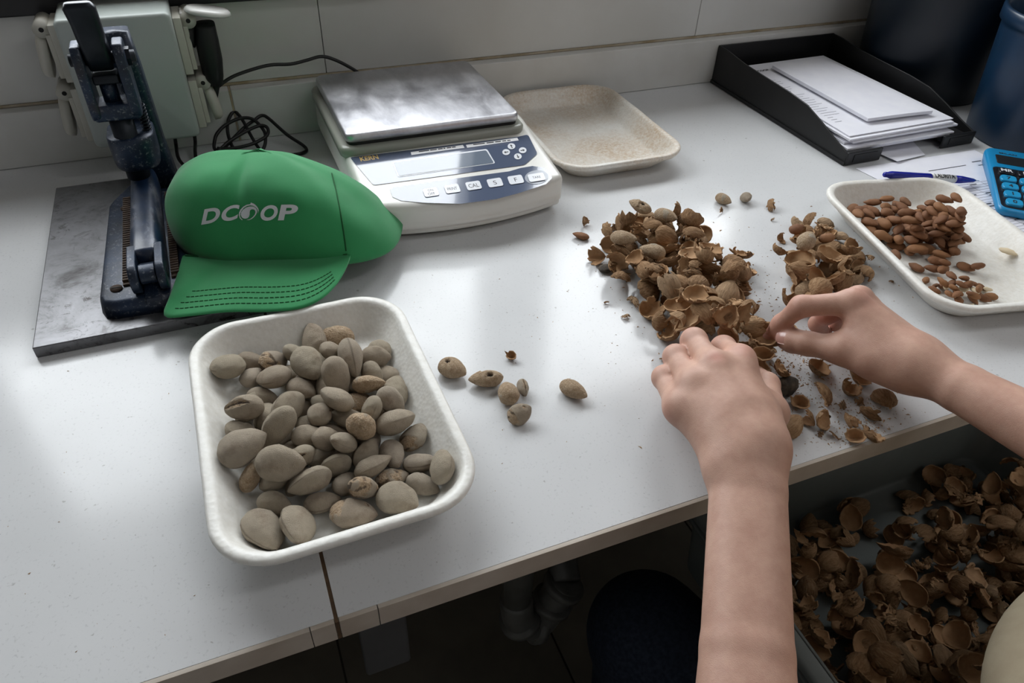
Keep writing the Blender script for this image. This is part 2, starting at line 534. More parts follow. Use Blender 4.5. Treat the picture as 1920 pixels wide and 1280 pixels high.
obj('housing', v, f, m_abs, sc)
v, f = pad(0.1355, 0.3865, 0.4635, 0.7955, lambda y, x: 0.0165, 0.004, 0.0005, bow=0.016, draft=0.012)
obj('base_shell', v, f, m_abs, sc)
for fx, fy in ((0.16, 0.49), (0.362, 0.49), (0.16, 0.77), (0.362, 0.77)):
    v, f = cyl((fx - SX, fy - SY, 0.0002), (fx - SX, fy - SY, 0.006), 0.011)
    obj('foot', v, f, m_black, sc)
# collar under the plate, black gap, plate
PZ = 0.0905
pcx, pcy, pw, ph = (0.138 + 0.369) / 2, (0.571 + 0.783) / 2, 0.231, 0.212
def ringz(w, h, r, z): return [(pcx + x - SX, pcy + y - SY, z) for x, y in rr(w, h, r, 8)]
v, f = loft([ringz(pw + 0.016, ph + 0.014, 0.018, 0.062), ringz(pw + 0.016, ph + 0.014, 0.018, 0.0715), ringz(pw + 0.011, ph + 0.009, 0.016, 0.0745), ringz(pw + 0.004, ph + 0.003, 0.014, 0.0752)])
obj('collar', v, f, m_collar, sc)
v, f = loft([ringz(pw - 0.004, ph - 0.004, 0.01, 0.0752), ringz(pw - 0.004, ph - 0.004, 0.01, 0.0805)])
obj('plate_carrier', v, f, m_black, sc, False)
prof = [(pw - 0.003, ph - 0.003, 0.009, 0.0795), (pw, ph, 0.011, 0.0802), (pw, ph, 0.011, 0.0868), (pw - 0.002, ph - 0.002, 0.0105, 0.0892), (pw - 0.005, ph - 0.005, 0.009, 0.0903), (pw - 0.009, ph - 0.009, 0.007, PZ)]
v, f = loft([ringz(*q) for q in prof])
obj('weighing_plate', v, f, m_steel, sc)
# membrane panels etc. lie on the sloped front plane
def PP(x, y, lift=0.0):
    nrm = Vector((0, -PS, 1)).normalized()
    return ray_plane(x, y, Vector((0, 0.462, 0.049)) + nrm * lift, nrm) - Vector((SX, SY, 0))
def decal(name, pix, mat, parent, lo=0.0, hi=0.0006):
    a = [PP(x, y, lo) for x, y in pix]; b = [PP(x, y, hi) for x, y in pix]
    ar = sum(a[i].x * a[(i + 1) % len(a)].y - a[(i + 1) % len(a)].x * a[i].y for i in range(len(a)))
    if ar < 0: a.reverse(); b.reverse()
    v, f = loft([[tuple(p) for p in a], [tuple(p) for p in b]])
    return obj(name, v, f, mat, parent, False)
def rpoly(pts, r, n=5):
    """round the corners of a pixel polygon"""
    out = []
    m = len(pts)
    for i in range(m):
        p0, p1, p2 = Vector(pts[i - 1]), Vector(pts[i]), Vector(pts[(i + 1) % m])
        d0 = (p0 - p1); d2 = (p2 - p1)
        q = min(r, d0.length * .45, d2.length * .45)
        a = p1 + d0.normalized() * q; b = p1 + d2.normalized() * q
        for k in range(n + 1):
            t_ = k / n
            out.append(tuple((1 - t_) ** 2 * a + 2 * t_ * (1 - t_) * p1 + t_ * t_ * b))
    return out
up = decal('display_panel', rpoly([(656, 295), (972, 256), (990, 252), (1008, 288), (984, 309), (700, 347)], 5), m_panel, sc)
bot = [(731, 356), (738, 351), (800, 342), (880, 331), (955, 321), (975, 315), (998, 311), (1020, 314), (1033, 323), (1035, 334), (1024, 345), (1000, 353), (976, 361), (931, 373), (864, 382), (797, 380), (752, 376), (736, 369)]
dn = decal('key_panel', bot, m_panel, sc)
decal('display_border', rpoly([(735, 303), (913, 279), (929, 306), (746, 332)], 4), m_button, up, 0.0006, 0.0009)
decal('lcd', rpoly([(738, 304.5), (911.5, 281.5), (926, 305), (748, 329.5)], 3), m_lcd, up, 0.0009, 0.0012)
# ---- lettering helper: text -> flat triangles in a unit frame
def text_mesh(body, bold=0.0, shear=0.0, res=4):
    cu = bpy.data.curves.new('lettering', 'FONT')
    cu.body = body; cu.size = 1.0; cu.offset = bold; cu.shear = shear; cu.resolution_u = res
    cu.align_x = 'CENTER'; cu.align_y = 'CENTER'
    o = bpy.data.objects.new('lettering', cu); COL.objects.link(o)
    dg = bpy.context.evaluated_depsgraph_get(); dg.update()
    me = bpy.data.meshes.new_from_object(o.evaluated_get(dg))
    vs_ = [tuple(v.co) for v in me.vertices]; fs = [tuple(p.vertices) for p in me.polygons]
    bpy.data.objects.remove(o); bpy.data.curves.remove(cu); bpy.data.meshes.remove(me)
    return vs_, fs
def densify(v, f, mx_):
    bm = bmesh.new()
    vs_ = [bm.verts.new((p[0], p[1], 0)) for p in v]
    for q in f:
        try: bm.faces.new([vs_[i] for i in q])
        except ValueError: pass
    bmesh.ops.triangulate(bm, faces=bm.faces)
    for _ in range(5):
        lg = [e for e in bm.edges if e.calc_length() > mx_]
        if not lg: break
        bmesh.ops.subdivide_edges(bm, edges=lg, cuts=1)
        bmesh.ops.triangulate(bm, faces=bm.faces)
    bm.verts.index_update()
    out = [(p.co.x, p.co.y) for p in bm.verts], [tuple(q.index for q in t_.verts) for t_ in bm.faces]
    bm.free()
    return out
def fit_h(body, h, bold=0.0):
    v, f = text_mesh(body, bold)
    xs = [p[0] for p in v]; ys = [p[1] for p in v]
    k = h / max(1e-6, max(ys) - min(ys))
    mx_, my_ = (max(xs) + min(xs)) / 2, (max(ys) + min(ys)) / 2
    return [((p[0] - mx_) * k, (p[1] - my_) * k) for p in v], f
def fit_text(body, w, h, bold=0.0, shear=0.0, res=4):
    """text centred on 0, scaled to w x h"""
    v, f = text_mesh(body, bold, shear, res)
    xs = [p[0] for p in v]; ys = [p[1] for p in v]
    sx_ = w / max(1e-6, max(xs) - min(xs)); sy_ = h / max(1e-6, max(ys) - min(ys))
    mx_, my_ = (max(xs) + min(xs)) / 2, (max(ys) + min(ys)) / 2
    return [((p[0] - mx_) * sx_, (p[1] - my_) * sy_) for p in v], f
def text_on_scale(body, cx, cy, w, h, mat, parent, lift, bold=0.0, dirpx=(1, -0.136), dn_=(0.42, 1)):
    """lettering printed on the sloped panel, size in pixels of the photo at that spot"""
    v, f = fit_text(body, w, h, bold)
    vv = [PP(cx + x * 1 - y * dn_[0] , cy + x * dirpx[1] - y * dn_[1], lift) for x, y in v]
    return obj('lettering', vv, f, mat, parent, False)
SL = -0.155
def bquad(cx, cy, w, h):
    return rpoly([(cx - w / 2 - h * .2, cy - h / 2 - SL * w / 2), (cx + w / 2 - h * .2, cy - h / 2 + SL * w / 2), (cx + w / 2 + h * .2, cy + h / 2 + SL * w / 2), (cx - w / 2 + h * .2, cy + h / 2 - SL * w / 2)], 4)
for nm, (bx, by) in (('ON', (808, 360)), ('PRINT', (848, 353.5)), ('CAL', (888, 347.5)), ('S', (928, 342)), ('F', (967, 336.5))):
    k = decal('key', bquad(bx, by, 27, 15), m_button, sc, 0.0006, 0.0014)
    if nm == 'ON':
        text_on_scale('ON', bx - 1, by - 3.6, 10, 4, m_ink, k, 0.00145)
        text_on_scale('OFF', bx + 1, by + 3, 13, 4.6, m_ink, k, 0.00145)
    else:
        wd = {'PRINT': 18, 'CAL': 19, 'S': 6, 'F': 5}[nm]
        text_on_scale(nm, bx, by, wd, 5 if nm == 'PRINT' else 7, m_ink, k, 0.00145)
m_trim = simple('tare_ring', (150, 156, 166), 0.2)
decal('key_ring', [(1006 + 22 * math.cos(a), 332 + 13 * math.sin(a) - 0.155 * 22 * math.cos(a) * .4) for a in [2 * PI * k / 28 for k in range(28)]], m_trim, sc, 0.0006, 0.0010)
k = decal('key', bquad(1006, 332, 30, 14), m_button, sc, 0.001, 0.0020)
text_on_scale('TARE', 1006, 332, 15, 4, m_ink, k, 0.00205)
def arrow_pts(cx, cy, d):
    a = [(-4, -0.8), (0.6, -0.8), (0.6, -2.6), (4, 0), (0.6, 2.6), (0.6, 0.8), (-4, 0.8)]
    c, s_ = math.cos(d), math.sin(d)
    out = []
    for x, y in a:
        X, Y = x * c - y * s_, x * s_ + y * c
        out.append((cx + X + Y * .4, cy + Y * .85 + SL * X))
    return out
for (bx, by), d in (((959, 274), -PI / 2), ((949, 285), PI), ((980, 281.5), 0), ((971, 293), PI / 2)):
    k = decal('arrow_key', [(bx + 7.2 * math.cos(a), by + 5.6 * math.sin(a)) for a in [2 * PI * q / 20 for q in range(20)]], m_button, sc, 0.0006, 0.0012)
    decal('arrow_mark', arrow_pts(bx, by, d), m_ink, k, 0.0012, 0.0014)
def word_marks(parent, a, b, cuts):
    for q in range(0, len(cuts), 2):
        x0_, y0_ = a[0] + (b[0] - a[0]) * cuts[q], a[1] + (b[1] - a[1]) * cuts[q]
        x1_, y1_ = a[0] + (b[0] - a[0]) * cuts[q + 1], a[1] + (b[1] - a[1]) * cuts[q + 1]
        decal('print_mark', [(x0_, y0_ - .9), (x1_, y1_ - .9), (x1_ + .5, y1_ + .9), (x0_ + .5, y0_ + .9)], m_ink, parent, 0.0009, 0.00095)
lb = decal('paper_label', [(770, 285), (868, 271.5), (871, 277), (771.5, 290.5)], m_labelpaper, sc, 0.0006, 0.0009)
word_marks(lb, (785, 284.2), (854, 275.2), (0, .28, .31, .49, .52, .65, .67, .72, .76, .88, .90, 1))
lb = decal('paper_label', [(873.5, 271.5), (970, 258), (972.5, 263), (876, 276.8)], m_labelpaper, sc, 0.0006, 0.0009)
word_marks(lb, (887, 271), (957, 262.6), (0, .31, .36, .55, .59, .74, .78, .88, .91, 1))
text_on_scale('KERN', 692, 296, 34, 8, m_gold, up, 0.00065, 0.03)

# ================================================================ letter tray, papers, pen, calculator
m_blk = simple('black_plastic', (26, 26, 27), 0.42, c2=(22, 22, 23), scale=30, spec=0.4)
t = NT('paper')
m_paper = t.set(color=t.ramp(t.noise(40, 3), [(0.3, S((234, 234, 240))), (0.7, S((228, 228, 236)))]), rough=0.7, spec=0.2)
m_print = simple('grey_print', (120, 120, 130), 0.7)
m_print2 = simple('black_print', (40, 40, 46), 0.7)
LX0, LX1, LY0, LY1 = 0.842, 1.098, 0.449, 0.797
lt = empty('letter_tray', ((LX0 + LX1) / 2, (LY0 + LY1) / 2, 0))
tag(lt, 'black plastic letter tray holding a stack of papers by the wall', 'letter tray')
lox, loy = lt.location.x, lt.location.y
prof = [(0.797, 0.012), (0.797, 0.066), (0.775, 0.066), (0.72, 0.060), (0.665, 0.058), (0.60, 0.056), (0.555, 0.052), (0.515, 0.040), (0.480, 0.028), (0.452, 0.020), (0.449, 0.012), (0.449, 0.001), (0.797, 0.001)]
for nm, x0, x1 in (('side_wall', LX0, LX0 + 0.0032), ('side_wall', LX1 - 0.0032, LX1)):
    v = [(x - lox, y - loy, z) for x in (x0, x1) for y, z in prof]
    n = len(prof)
    f = [tuple(range(n)), tuple(range(2 * n - 1, n - 1, -1))] + [(i, i + n, (i + 1) % n + n, (i + 1) % n) for i in range(n)]
    MB().add(v, f).build(nm, m_blk, lt, bevel=0.0008, seg=1)
box('back_wall', LX0 - lox, LX1 - lox, 0.794 - loy, 0.7975 - loy, 0.001, 0.0665, m_blk, lt, bevel=0.001)
mb = MB()
mb.box(LX0 + 0.003 - lox, LX1 - 0.003 - lox, 0.53 - loy, 0.795 - loy, 0.010, 0.0125)
mb.box(LX0 + 0.003 - lox, LX0 + 0.065 - lox, 0.451 - loy, 0.53 - loy, 0.010, 0.0125)
mb.box(LX1 - 0.065 - lox, LX1 - 0.003 - lox, 0.451 - loy, 0.53 - loy, 0.010, 0.0125)
mb.build('base_plate', m_blk, lt)
for a, b in ((LX0, LX0 + 0.066), (LX1 - 0.066, LX1)):
    fb = box('front_block', a - lox, b - lox, 0.4475 - loy, 0.452 - loy, 0.001, 0.021, m_blk, lt, bevel=0.0012)
    box('label_slot', a + 0.012 - lox, b - 0.010 - lox, 0.4467 - loy, 0.4474 - loy, 0.006, 0.017, m_black, fb)
box('foot_strip', LX0 - 0.002 - lox, LX0 - lox, 0.449 - loy, 0.797 - loy, 0.001, 0.006, m_blk, lt)
def sheet(corners, thick, label, bow=0.0, group=None, nx=10, ny=10, curl=0.0, cat='paper'):
    """paper: corners back-left, back-right, front-right, front-left (world, bottom surface)"""
    a, b, c, d = [Vector(p) for p in corners]
    o3 = (a + b + c + d) / 4
    V, Fc = [], []
    for lay in (0, 1):
        for j in range(ny + 1):
            for i in range(nx + 1):
                s_, q = i / nx, j / ny
                p = (a * (1 - s_) + b * s_) * (1 - q) + (d * (1 - s_) + c * s_) * q
                z = bow * math.sin(PI * s_) * 0.6 + curl * q ** 6 * (0.5 + 0.5 * math.sin(s_ * 5))
                V.append((p.x - o3.x, p.y - o3.y, p.z - o3.z + z + lay * thick))
    n1_ = (nx + 1) * (ny + 1)
    for j in range(ny):
        for i in range(nx):
            k = j * (nx + 1) + i
            Fc.append((k + n1_, k + 1 + n1_, k + nx + 2 + n1_, k + nx + 1 + n1_)[::-1])
            Fc.append((k, k + 1, k + nx + 2, k + nx + 1))
    per = [i for i in range(nx)] + [nx + (nx + 1) * j for j in range(ny)] + [n1_ - 1 - i for i in range(nx)] + [(nx + 1) * (ny - j) for j in range(ny)]
    for q in range(len(per)):
        x, y = per[q], per[(q + 1) % len(per)]
        Fc.append((x, x + n1_, y + n1_, y))
    e = empty('paper_sheet', o3)
    tag(e, label, cat, group)
    obj('sheet', V, Fc, m_paper, e, False)
    return e, (a, b, c, d), o3
def prints(e, cor, o3, items, mat, lift):
    """flat print: items (s0,s1,t0,t1) in sheet coordinates"""
    a, b, c, d = cor
    V, Fc = [], []
    for s0, s1, t0, t1 in items:
        k = len(V)
        for s_, q in ((s0, t0), (s1, t0), (s1, t1), (s0, t1)):
            p = (a * (1 - s_) + b * s_) * (1 - q) + (d * (1 - s_) + c * s_) * q - o3
            V.append((p.x, p.y, p.z + lift))
        Fc.append((k + 3, k + 2, k + 1, k))
    obj('print', V, Fc, mat, e, False)
r2 = random.Random(3)
zs = 0.0128
stack_lbl = ['creased bottom sheet at the very base of the letter tray stack', 'second sheet up from the bottom of the letter tray stack', 'third sheet up from the bottom of the letter tray stack',
             'middle sheet of the letter tray stack with a curled front edge', 'sheet just under the printed top sheets in the letter tray', 'slightly skewed sheet second from top in the letter tray']
for k in range(6):
    dx, dy, rz = r2.uniform(-.004, .008), r2.uniform(-.010, .006), r2.uniform(-.02, .02)
    cx_, cy_ = 0.958 + dx, 0.614 + dy - (0.012 if k == 2 else 0)
    cor = []
    for sx_, sy_ in ((-1, 1), (1, 1), (1, -1), (-1, -1)):
        x, y = sx_ * 0.105, sy_ * 0.1485
        cor.append((cx_ + x * math.cos(rz) - y * math.sin(rz), cy_ + x * math.sin(rz) + y * math.cos(rz), zs))
    sheet(cor, 0.0028, stack_lbl[k], group='papers in the letter tray', curl=0.0)
    zs += 0.0036
top_c = [(0.862, 0.768, zs), (1.066, 0.774, zs), (1.068, 0.474, zs), (0.858, 0.471, zs)]
e, cor, o3 = sheet(top_c, 0.0012, 'printed form on top of the letter tray stack with a bold heading', group='papers in the letter tray')
prints(e, cor, o3, [(0.30 + 0.0, 0.62, 0.085, 0.09), (0.34, 0.6, 0.11, 0.115), (0.7, 0.92, 0.07, 0.073), (0.7, 0.9, 0.10, 0.103)] + [(0.06, 0.10 + 0.12 * r2.random(), 0.25 + 0.028 * k, 0.2535 + 0.028 * k) for k in range(22)], m_print, 0.0014)
def text_on_sheet(e, cor, o3, body, s_, q, w, h, mat, lift, bold=0.0):
    a, b, c, d = cor
    ux = (b - a).normalized(); uy = (a - d).normalized()
    ctr = (a * (1 - s_) + b * s_) * (1 - q) + (d * (1 - s_) + c * s_) * q - o3
    v, f = fit_text(body, w, h, bold)
    obj('lettering', [ctr + ux * x + uy * y + Vector((0, 0, lift)) for x, y in v], f, mat, e, False)
text_on_sheet(e, cor, o3, 'DCOOP', 0.19, 0.10, 0.030, 0.007, m_print2, 0.0014, 0.03)
zs += 0.0016
pk = [(0.945, 0.762, zs + 0.0005), (1.055, 0.742, zs + 0.0005), (1.050, 0.482, zs + 0.0005), (0.905, 0.487, zs + 0.0005)]
pk = [P(1447, 128, zs + .003), P(1540, 112, zs + .003), P(1747, 213, zs + .003), P(1626, 228, zs + .003)]
sheet(pk, 0.005, 'folded blank packet of white sheets lying on the printed form', group='papers in the letter tray', bow=0.001, cat='paper packet')
# loose sheet hanging out under the tray and the table form on the worktop
f1 = [P(1612, 318, 0.0006), P(1868, 262, 0.0006), P(2060, 395, 0.0006), P(1800, 470, 0.0006)]
f1 = [(0.853, 0.437, 0.0006), (1.083, 0.428, 0.0006), (1.083, 0.138, 0.0006), (0.895, 0.150, 0.0006)]
e, cor, o3 = sheet(f1, 0.0003, 'printed table form lying on the worktop under the pen and calculator', cat='paper')
lines = [(0.05, 0.95, 0.30 + 0.022 * k, 0.3025 + 0.022 * k) for k in range(30)]
lines += [(x, x + 0.003, 0.30, 0.94) for x in (0.05, 0.2, 0.36, 0.5, 0.62, 0.78, 0.947)]
prints(e, cor, o3, lines, m_print, 0.0004)
prints(e, cor, o3, [(0.06 + 0.15 * (k % 6), 0.10 + 0.15 * (k % 6) + 0.05 * r2.random(), 0.31 + 0.022 * (k // 6), 0.318 + 0.022 * (k // 6)) for k in range(6 * 28) if r2.random() < 0.55] + [(0.42, 0.74, 0.13, 0.136), (0.82, 0.9, 0.11, 0.117), (0.82, 0.95, 0.15, 0.156)], m_print2, 0.00045)
f2 = [(0.915, 0.50, 0.0014), (1.02, 0.505, 0.0014), (0.99, 0.438, 0.0014), (0.925, 0.430, 0.004)]
sheet(f2, 0.0004, 'creased sheet corner poking out from beneath the letter tray', cat='paper')

# pen
pa, pb = P(1657, 327, 0.0375), P(1836, 339, 0.0058)
m_pen = simple('blue_pen_plastic', (24, 34, 150), 0.25)
m_penw = simple('pen_white_band', (225, 225, 222), 0.35)
pe = empty('ballpoint_pen', (pa + pb) / 2)
tag(pe, 'blue ballpoint pen with a white lettered band on the tray rim', 'pen')
d = (pb - pa); Lp = d.length; du = d.normalized()
side = du.cross(Vector((0, 0, 1))).normalized(); upv = side.cross(du).normalized()
def along(pts, n=18):
    rings = []
    for s_, r in pts:
        c = pa + du * (s_ * Lp) - pe.location
        rings.append([tuple(c + r * (math.cos(2 * PI * k / n) * side + math.sin(2 * PI * k / n) * upv)) for k in range(n)])
    return loft(rings)
v, f = along([(0.0, .0022), (0.01, .0036), (0.05, .0038), (0.055, .0046), (0.08, .0052), (0.46, .0056), (0.465, .0054)]); obj('barrel', v, f, m_pen, pe)
v, f = along([(0.465, .0057), (0.72, .0057)]); bnd = obj('band', v, f, m_penw, pe)
v, f = along([(0.72, .0055), (0.80, .0052), (0.93, .0028), (0.955, .0016)]); obj('grip_cone', v, f, m_pen, pe)
v, f = along([(0.955, .0011), (1.0, .0005)]); obj('tip', v, f, m_steel, pe)
tv, tf = fit_text('LAURITA', Lp * 0.21, 0.0068, 0.02)
tv, tf = densify(tv, tf, .0012)
V = []
for s_, h_ in tv:
    ang = h_ / 0.0057 + math.radians(63)
    c = pa + du * (0.5925 * Lp + s_) - pe.location
    V.append(c + 0.0060 * (-math.cos(ang) * -side * 1.0 + math.sin(ang) * upv))
obj('lettering', V, tf, m_ink, bnd, False)
# ================================================================ calculator
m_cblue = simple('calculator_blue', (24, 132, 184), 0.35)
m_ckey = simple('calculator_key_blue', (38, 150, 200), 0.35)
m_cdark = simple('calculator_dark', (24, 26, 32), 0.35)
m_cscreen = simple('calculator_screen', (38, 40, 42), 0.15)
ca = empty('calculator', (1.062, 0.402, 0.0012))
u1 = Vector((0.74, -0.673)); u2 = Vector((-0.673, -0.74))   # width, down
ca.rotation_euler = (0, 0, math.atan2(u1.y, u1.x))
tag(ca, 'bright blue pocket calculator on the printed form at the right edge', 'calculator')
CW, CL = 0.115, 0.185
def cz(y): return 0.014 - 0.03 * y * 0  
def cring(w, h, r, z, cx=CW / 2, cy=-CL / 2): return [(cx + x, cy + y, z + (0.010 * (1 + (cy + y) / CL))) for x, y in rr(w, h, r, 6)]
v, f = loft([cring(CW - .006, CL - .006, .010, 0.0), cring(CW, CL, .012, 0.003), cring(CW, CL, .012, 0.008), cring(CW - .004, CL - .004, .010, 0.0105)])
v = [(x, y, max(0, z - (0.010 * (1 + y / CL) if z < 0.012 and i < 28 else 0))) for i, (x, y, z) in enumerate(v)]
obj('body', v, f, m_cblue, ca)
def cplate(name, x0, x1, y0, y1, z, mat, parent, r=.004, th=.0016):
    ring = lambda zz, ins: [((x0 + x1) / 2 + x, (y0 + y1) / 2 + y, zz + 0.010 * (1 + ((y0 + y1) / 2 + y) / CL)) for x, y in rr(x1 - x0 - ins, y1 - y0 - ins, r, 4)]
    v, f = loft([ring(z, 0), ring(z + th * .7, 0), ring(z + th, .0012)])
    return obj(name, v, f, mat, parent, False)
cplate('screen', .012, CW - .012, -.050, -.022, .0105, m_cscreen, ca, .003, .0006)
cplate('key_bed', .004, CW - .004, -CL + .006, -.062, .0102, m_cdark, ca, .008, .0008)
tv, tf = fit_text('MILAN', 0.024, 0.0045, 0.02)
obj('lettering', [(0.030 + x, -0.0145 + y, 0.0108 + 0.010 * (1 - 0.0145 / CL)) for x, y in tv], tf, m_ink, ca, False)
keys = [['MR', 'M', '%', 'C'], ['7', '8', '9', '÷'], ['4', '5', '6', 'x'], ['1', '2', '3', '-'], ['0', '.', '=', '+']]
for r_, row in enumerate(keys):
    for c_, ch in enumerate(row):
        kx, ky = .010 + c_ * .0248, -.069 - r_ * .0222
        k = cplate('key', kx, kx + .0205, ky - .0165, ky, .0110, m_cdark if r_ == 0 else m_ckey, ca, .005, .0034)
        tv, tf = (fit_h(ch, .0082, .02) if ch not in '.-=' else fit_text(ch, .005, .0025))
        obj('lettering', [(kx + .0102 + x, ky - .0082 + y, .01465 + 0.010 * (1 + (ky - .0082 + y) / CL)) for x, y in tv], tf, m_button if r_ == 0 else m_ink, k, False)

# ================================================================ buckets
m_bblue = simple('blue_bucket_plastic', (8, 34, 56), 0.35, c2=(11, 41, 66), scale=14, bump=.05, bscale=120)
m_bdark = simple('navy_tub_plastic', (7, 20, 32), 0.4, c2=(6, 17, 28), scale=9)
m_wire = simple('galvanised_wire', (150, 152, 156), 0.35, metal=1.0)
def bucket(cx, cy, r0, r1, H, mat, label, lug_deg, name, handle=True):
    b = empty(name, (cx, cy, 0))
    tag(b, label, 'bucket')
    w = 0.0028
    prof = [(0.0005, 0.004), (r0 - .012, 0.004), (r0 - .010, 0.0), (r0 - .003, 0.0), (r0, 0.004), (r0 + (r1 - r0) * .5, H * .5), (r1 - .002, H - .030), (r1 - .002, H - .022), (r1 + .004, H - .020), (r1 + .0045, H - .003),
            (r1 + .002, H), (r1 - .002, H - .001), (r1 - .0045, H - .006), (r0 + (r1 - r0) * .5 - w, H * .5), (r0 - w, 0.008), (0.0005, 0.007)]
    v, f = lathe(prof, 72)
    obj('pail', v, f, mat, b)
    for s_ in (0, PI):
        a = math.radians(lug_deg) + s_
        c, sn = math.cos(a), math.sin(a)
        mxr = Matrix.Rotation(a, 4, 'Z')
        mb = MB()
        v, f = prism(rr(.040, .036, .008, 5), -.004, .004)
        mb.add(v, f, mxr @ Matrix.Translation((r1 + .005, 0, H - .004)) @ Matrix(((0, 0, 1, 0), (1, 0, 0, 0), (0, 1, 0, 0), (0, 0, 0, 1))))
        lug = mb.build('lug', mat, b, bevel=.0015)
    if handle:
        pts = []
        a = math.radians(lug_deg)
        for k in range(25):
            q = PI * k / 24
            rad = r1 + .010
            # bail folded down over one side of the rim
            x, y = rad * math.cos(q), rad * math.sin(q)
            z = H - .006 + .006 * math.sin(q)
            pts.append(Matrix.Rotation(a, 3, 'Z') @ Vector((x, y, z)))
        v, f = tube(pts, .0022, 8)
        obj('bail', v, f, m_wire, b)
    return b
bucket(1.218, 0.433, 0.100, 0.116, 0.190, m_bblue, 'blue plastic bucket with a wire bail at the right edge', 197, 'bucket')
bucket(1.219, 0.681, 0.112, 0.132, 0.260, m_bdark, 'dark navy plastic tub standing in the corner behind the papers', 60, 'bucket', False)

# ================================================================ socket box on the wall
m_boxg = simple('light_grey_abs', (172, 180, 176), 0.38, c2=(166, 173, 169), scale=7, spec=.5)
m_cover = simple('socket_cover_grey', (196, 194, 184), 0.4, c2=(186, 183, 172), scale=25)
m_lid = simple('white_flip_lid', (222, 222, 218), 0.3)
m_hole = simple('dark_recess', (20, 20, 20), 0.8)
BX0, BX1, BY0, BY1, BZ0, BZ1 = -0.155, -0.0285, 0.722, WY - 0.0005, 0.046, 0.203
sb = empty('socket_box', ((BX0 + BX1) / 2, WY - 0.0005, BZ0))
tag(sb, 'light grey wall socket box with flip-cover outlets on both sides', 'socket box')
def W2(x, y, z): return (x - sb.location.x, y - sb.location.y, z - sb.location.z)
mb = MB()
def yring(w, h, r, y, cx=(BX0 + BX1) / 2, cz_=(BZ0 + BZ1) / 2): return [W2(cx + a, y, cz_ + b) for a, b in rr(w, h, r, 6)]
bw, bh = BX1 - BX0, BZ1 - BZ0
v, f = loft([yring(bw, bh, .006, WY - .0195), yring(bw, bh, .007, BY0 + .005), yring(bw - .003, bh - .003, .007, BY0 + .0012), yring(bw - .009, bh - .009, .006, BY0)])
obj('enclosure', v, f, m_boxg, sb)
# the part above the upstand reaches the wall tiles
box('rear_spacer', BX0 + .006 - sb.location.x, BX1 - .006 - sb.location.x, WY - .0195 - sb.location.y, -.0005, .0805 - BZ0, BZ1 - .004 - BZ0, m_boxg, sb)
def outlet(side, z0, z1, yc=.772, opened=False):
    """spring-lid outlet on the left (-1) or right (+1) side face"""
    xb = BX0 if side < 0 else BX1
    o = empty('outlet', W2(xb, yc, z0)); o.parent = sb
    h = z1 - z0
    def L(x, y, z): return (side * x, y, z)
    mb = MB()
    mb.box(*( (0, side * .010) if side > 0 else (side * .010, 0)), -.026, .026, -.004, h + .004)
    mb.build('flange', m_cover, o, bevel=.0012)
    mb = MB().box(*((.010, .016) if side > 0 else (-.016, -.010)), -.021, .021, 0, h - .008)
    mb.build('socket_face', m_cover, o, bevel=.001)
    # hinge knuckle on top
    v, f = cyl((side * .018, -.020, h - .002), (side * .018, .020, h - .002), .0095, n=18)
    hg = obj('hinge', v, f, m_cover, o)
    v, f = cyl((side * .018, -.0206, h - .002), (side * .018, -.0201, h - .002), .0028, n=12)
    obj('hinge_pin', v, f, m_hole, hg, False)
    # lid: rounded tongue with a bulged disc
    rings = []
    for (ins, d) in ((0, 0), (0, .007), (.002, .0105), (.007, .0125)):
        rings.append([(a, b, d) for a, b in rr(.040 - ins * 2, h - .006 - ins * 2, .016 - ins * .5, 8)])
    v, f = loft(rings)
    if not opened:
        mxl = frame_from((0, 1, 0), (0, 0, 1), (side, 0, 0), (side * .0160, 0, h / 2 - .006))
        tilt = Matrix.Rotation(side * math.radians(-7), 4, 'Y')
        mxl = Matrix.Translation((side * .013, 0, h - .002)) @ tilt @ Matrix.Translation((-side * .013, 0, -(h - .002))) @ mxl
        obj('lid', [mxl @ Vector(p) for p in v], f, m_cover, o)
    else:
        vv, ff = lathe([(.0005, .0050), (.018, .0056), (.0205, .0030), (.021, 0.0), (.019, -.002), (.0175, 0.001), (.0005, .0015)], 40)
        mxl = Matrix.Translation((side * .043, -.012, h + .004)) @ Matrix.Rotation(math.radians(10), 4, 'Y') @ Matrix.Rotation(math.radians(-6), 4, 'X') @ Matrix.Scale(1.32, 4, (1, 0, 0)) @ Matrix.Scale(1.35, 4, (0, 1, 0))
        obj('lid', [mxl @ Vector(p) for p in vv], ff, m_lid, o)
        mb = MB().box(.010, .026, -.014, .012, h - .002, h + .006)
        mb.build('lid_arm', m_lid, o, bevel=.001)
outlet(-1, .128, .188)
outlet(-1, .052, .112)
outlet(1, .124, .186, opened=True)
outlet(1, .052, .108)

# plug and cord
m_rub = simple('black_plug_rubber', (12, 15, 14), 0.55)
m_cord = simple('black_cord', (14, 14, 14), 0.5)
pl = empty('power_plug', (BX1 + .012, .772, .130))
tag(pl, 'large black moulded plug pushed into the right socket outlet', 'plug')
pts = [PY(384, 44, .765), PY(388, 75, .765), PY(395, 110, .765), PY(400, 140, .765), PY(405, 156, .765)]
rx = [.0145, .0175, .0178, .0155, .0105]
rings = []
c0 = pl.location
sp_ = smooth_path(pts, 5)
for i, p in enumerate(sp_):
    u = i / (len(sp_) - 1) * (len(rx) - 1); k = min(int(u), len(rx) - 2)
    r = rx[k] + (rx[k + 1] - rx[k]) * (u - k)
    rings.append([tuple(p - c0 + Vector((r * .82 * math.copysign(abs(math.cos(a)) ** .7, math.cos(a)), r * 1.1 * math.copysign(abs(math.sin(a)) ** .7, math.sin(a)), 0))) for a in [2 * PI * q / 22 for q in range(22)]])
v, f = loft(rings)
obj('plug_body', v, f, m_rub, pl)
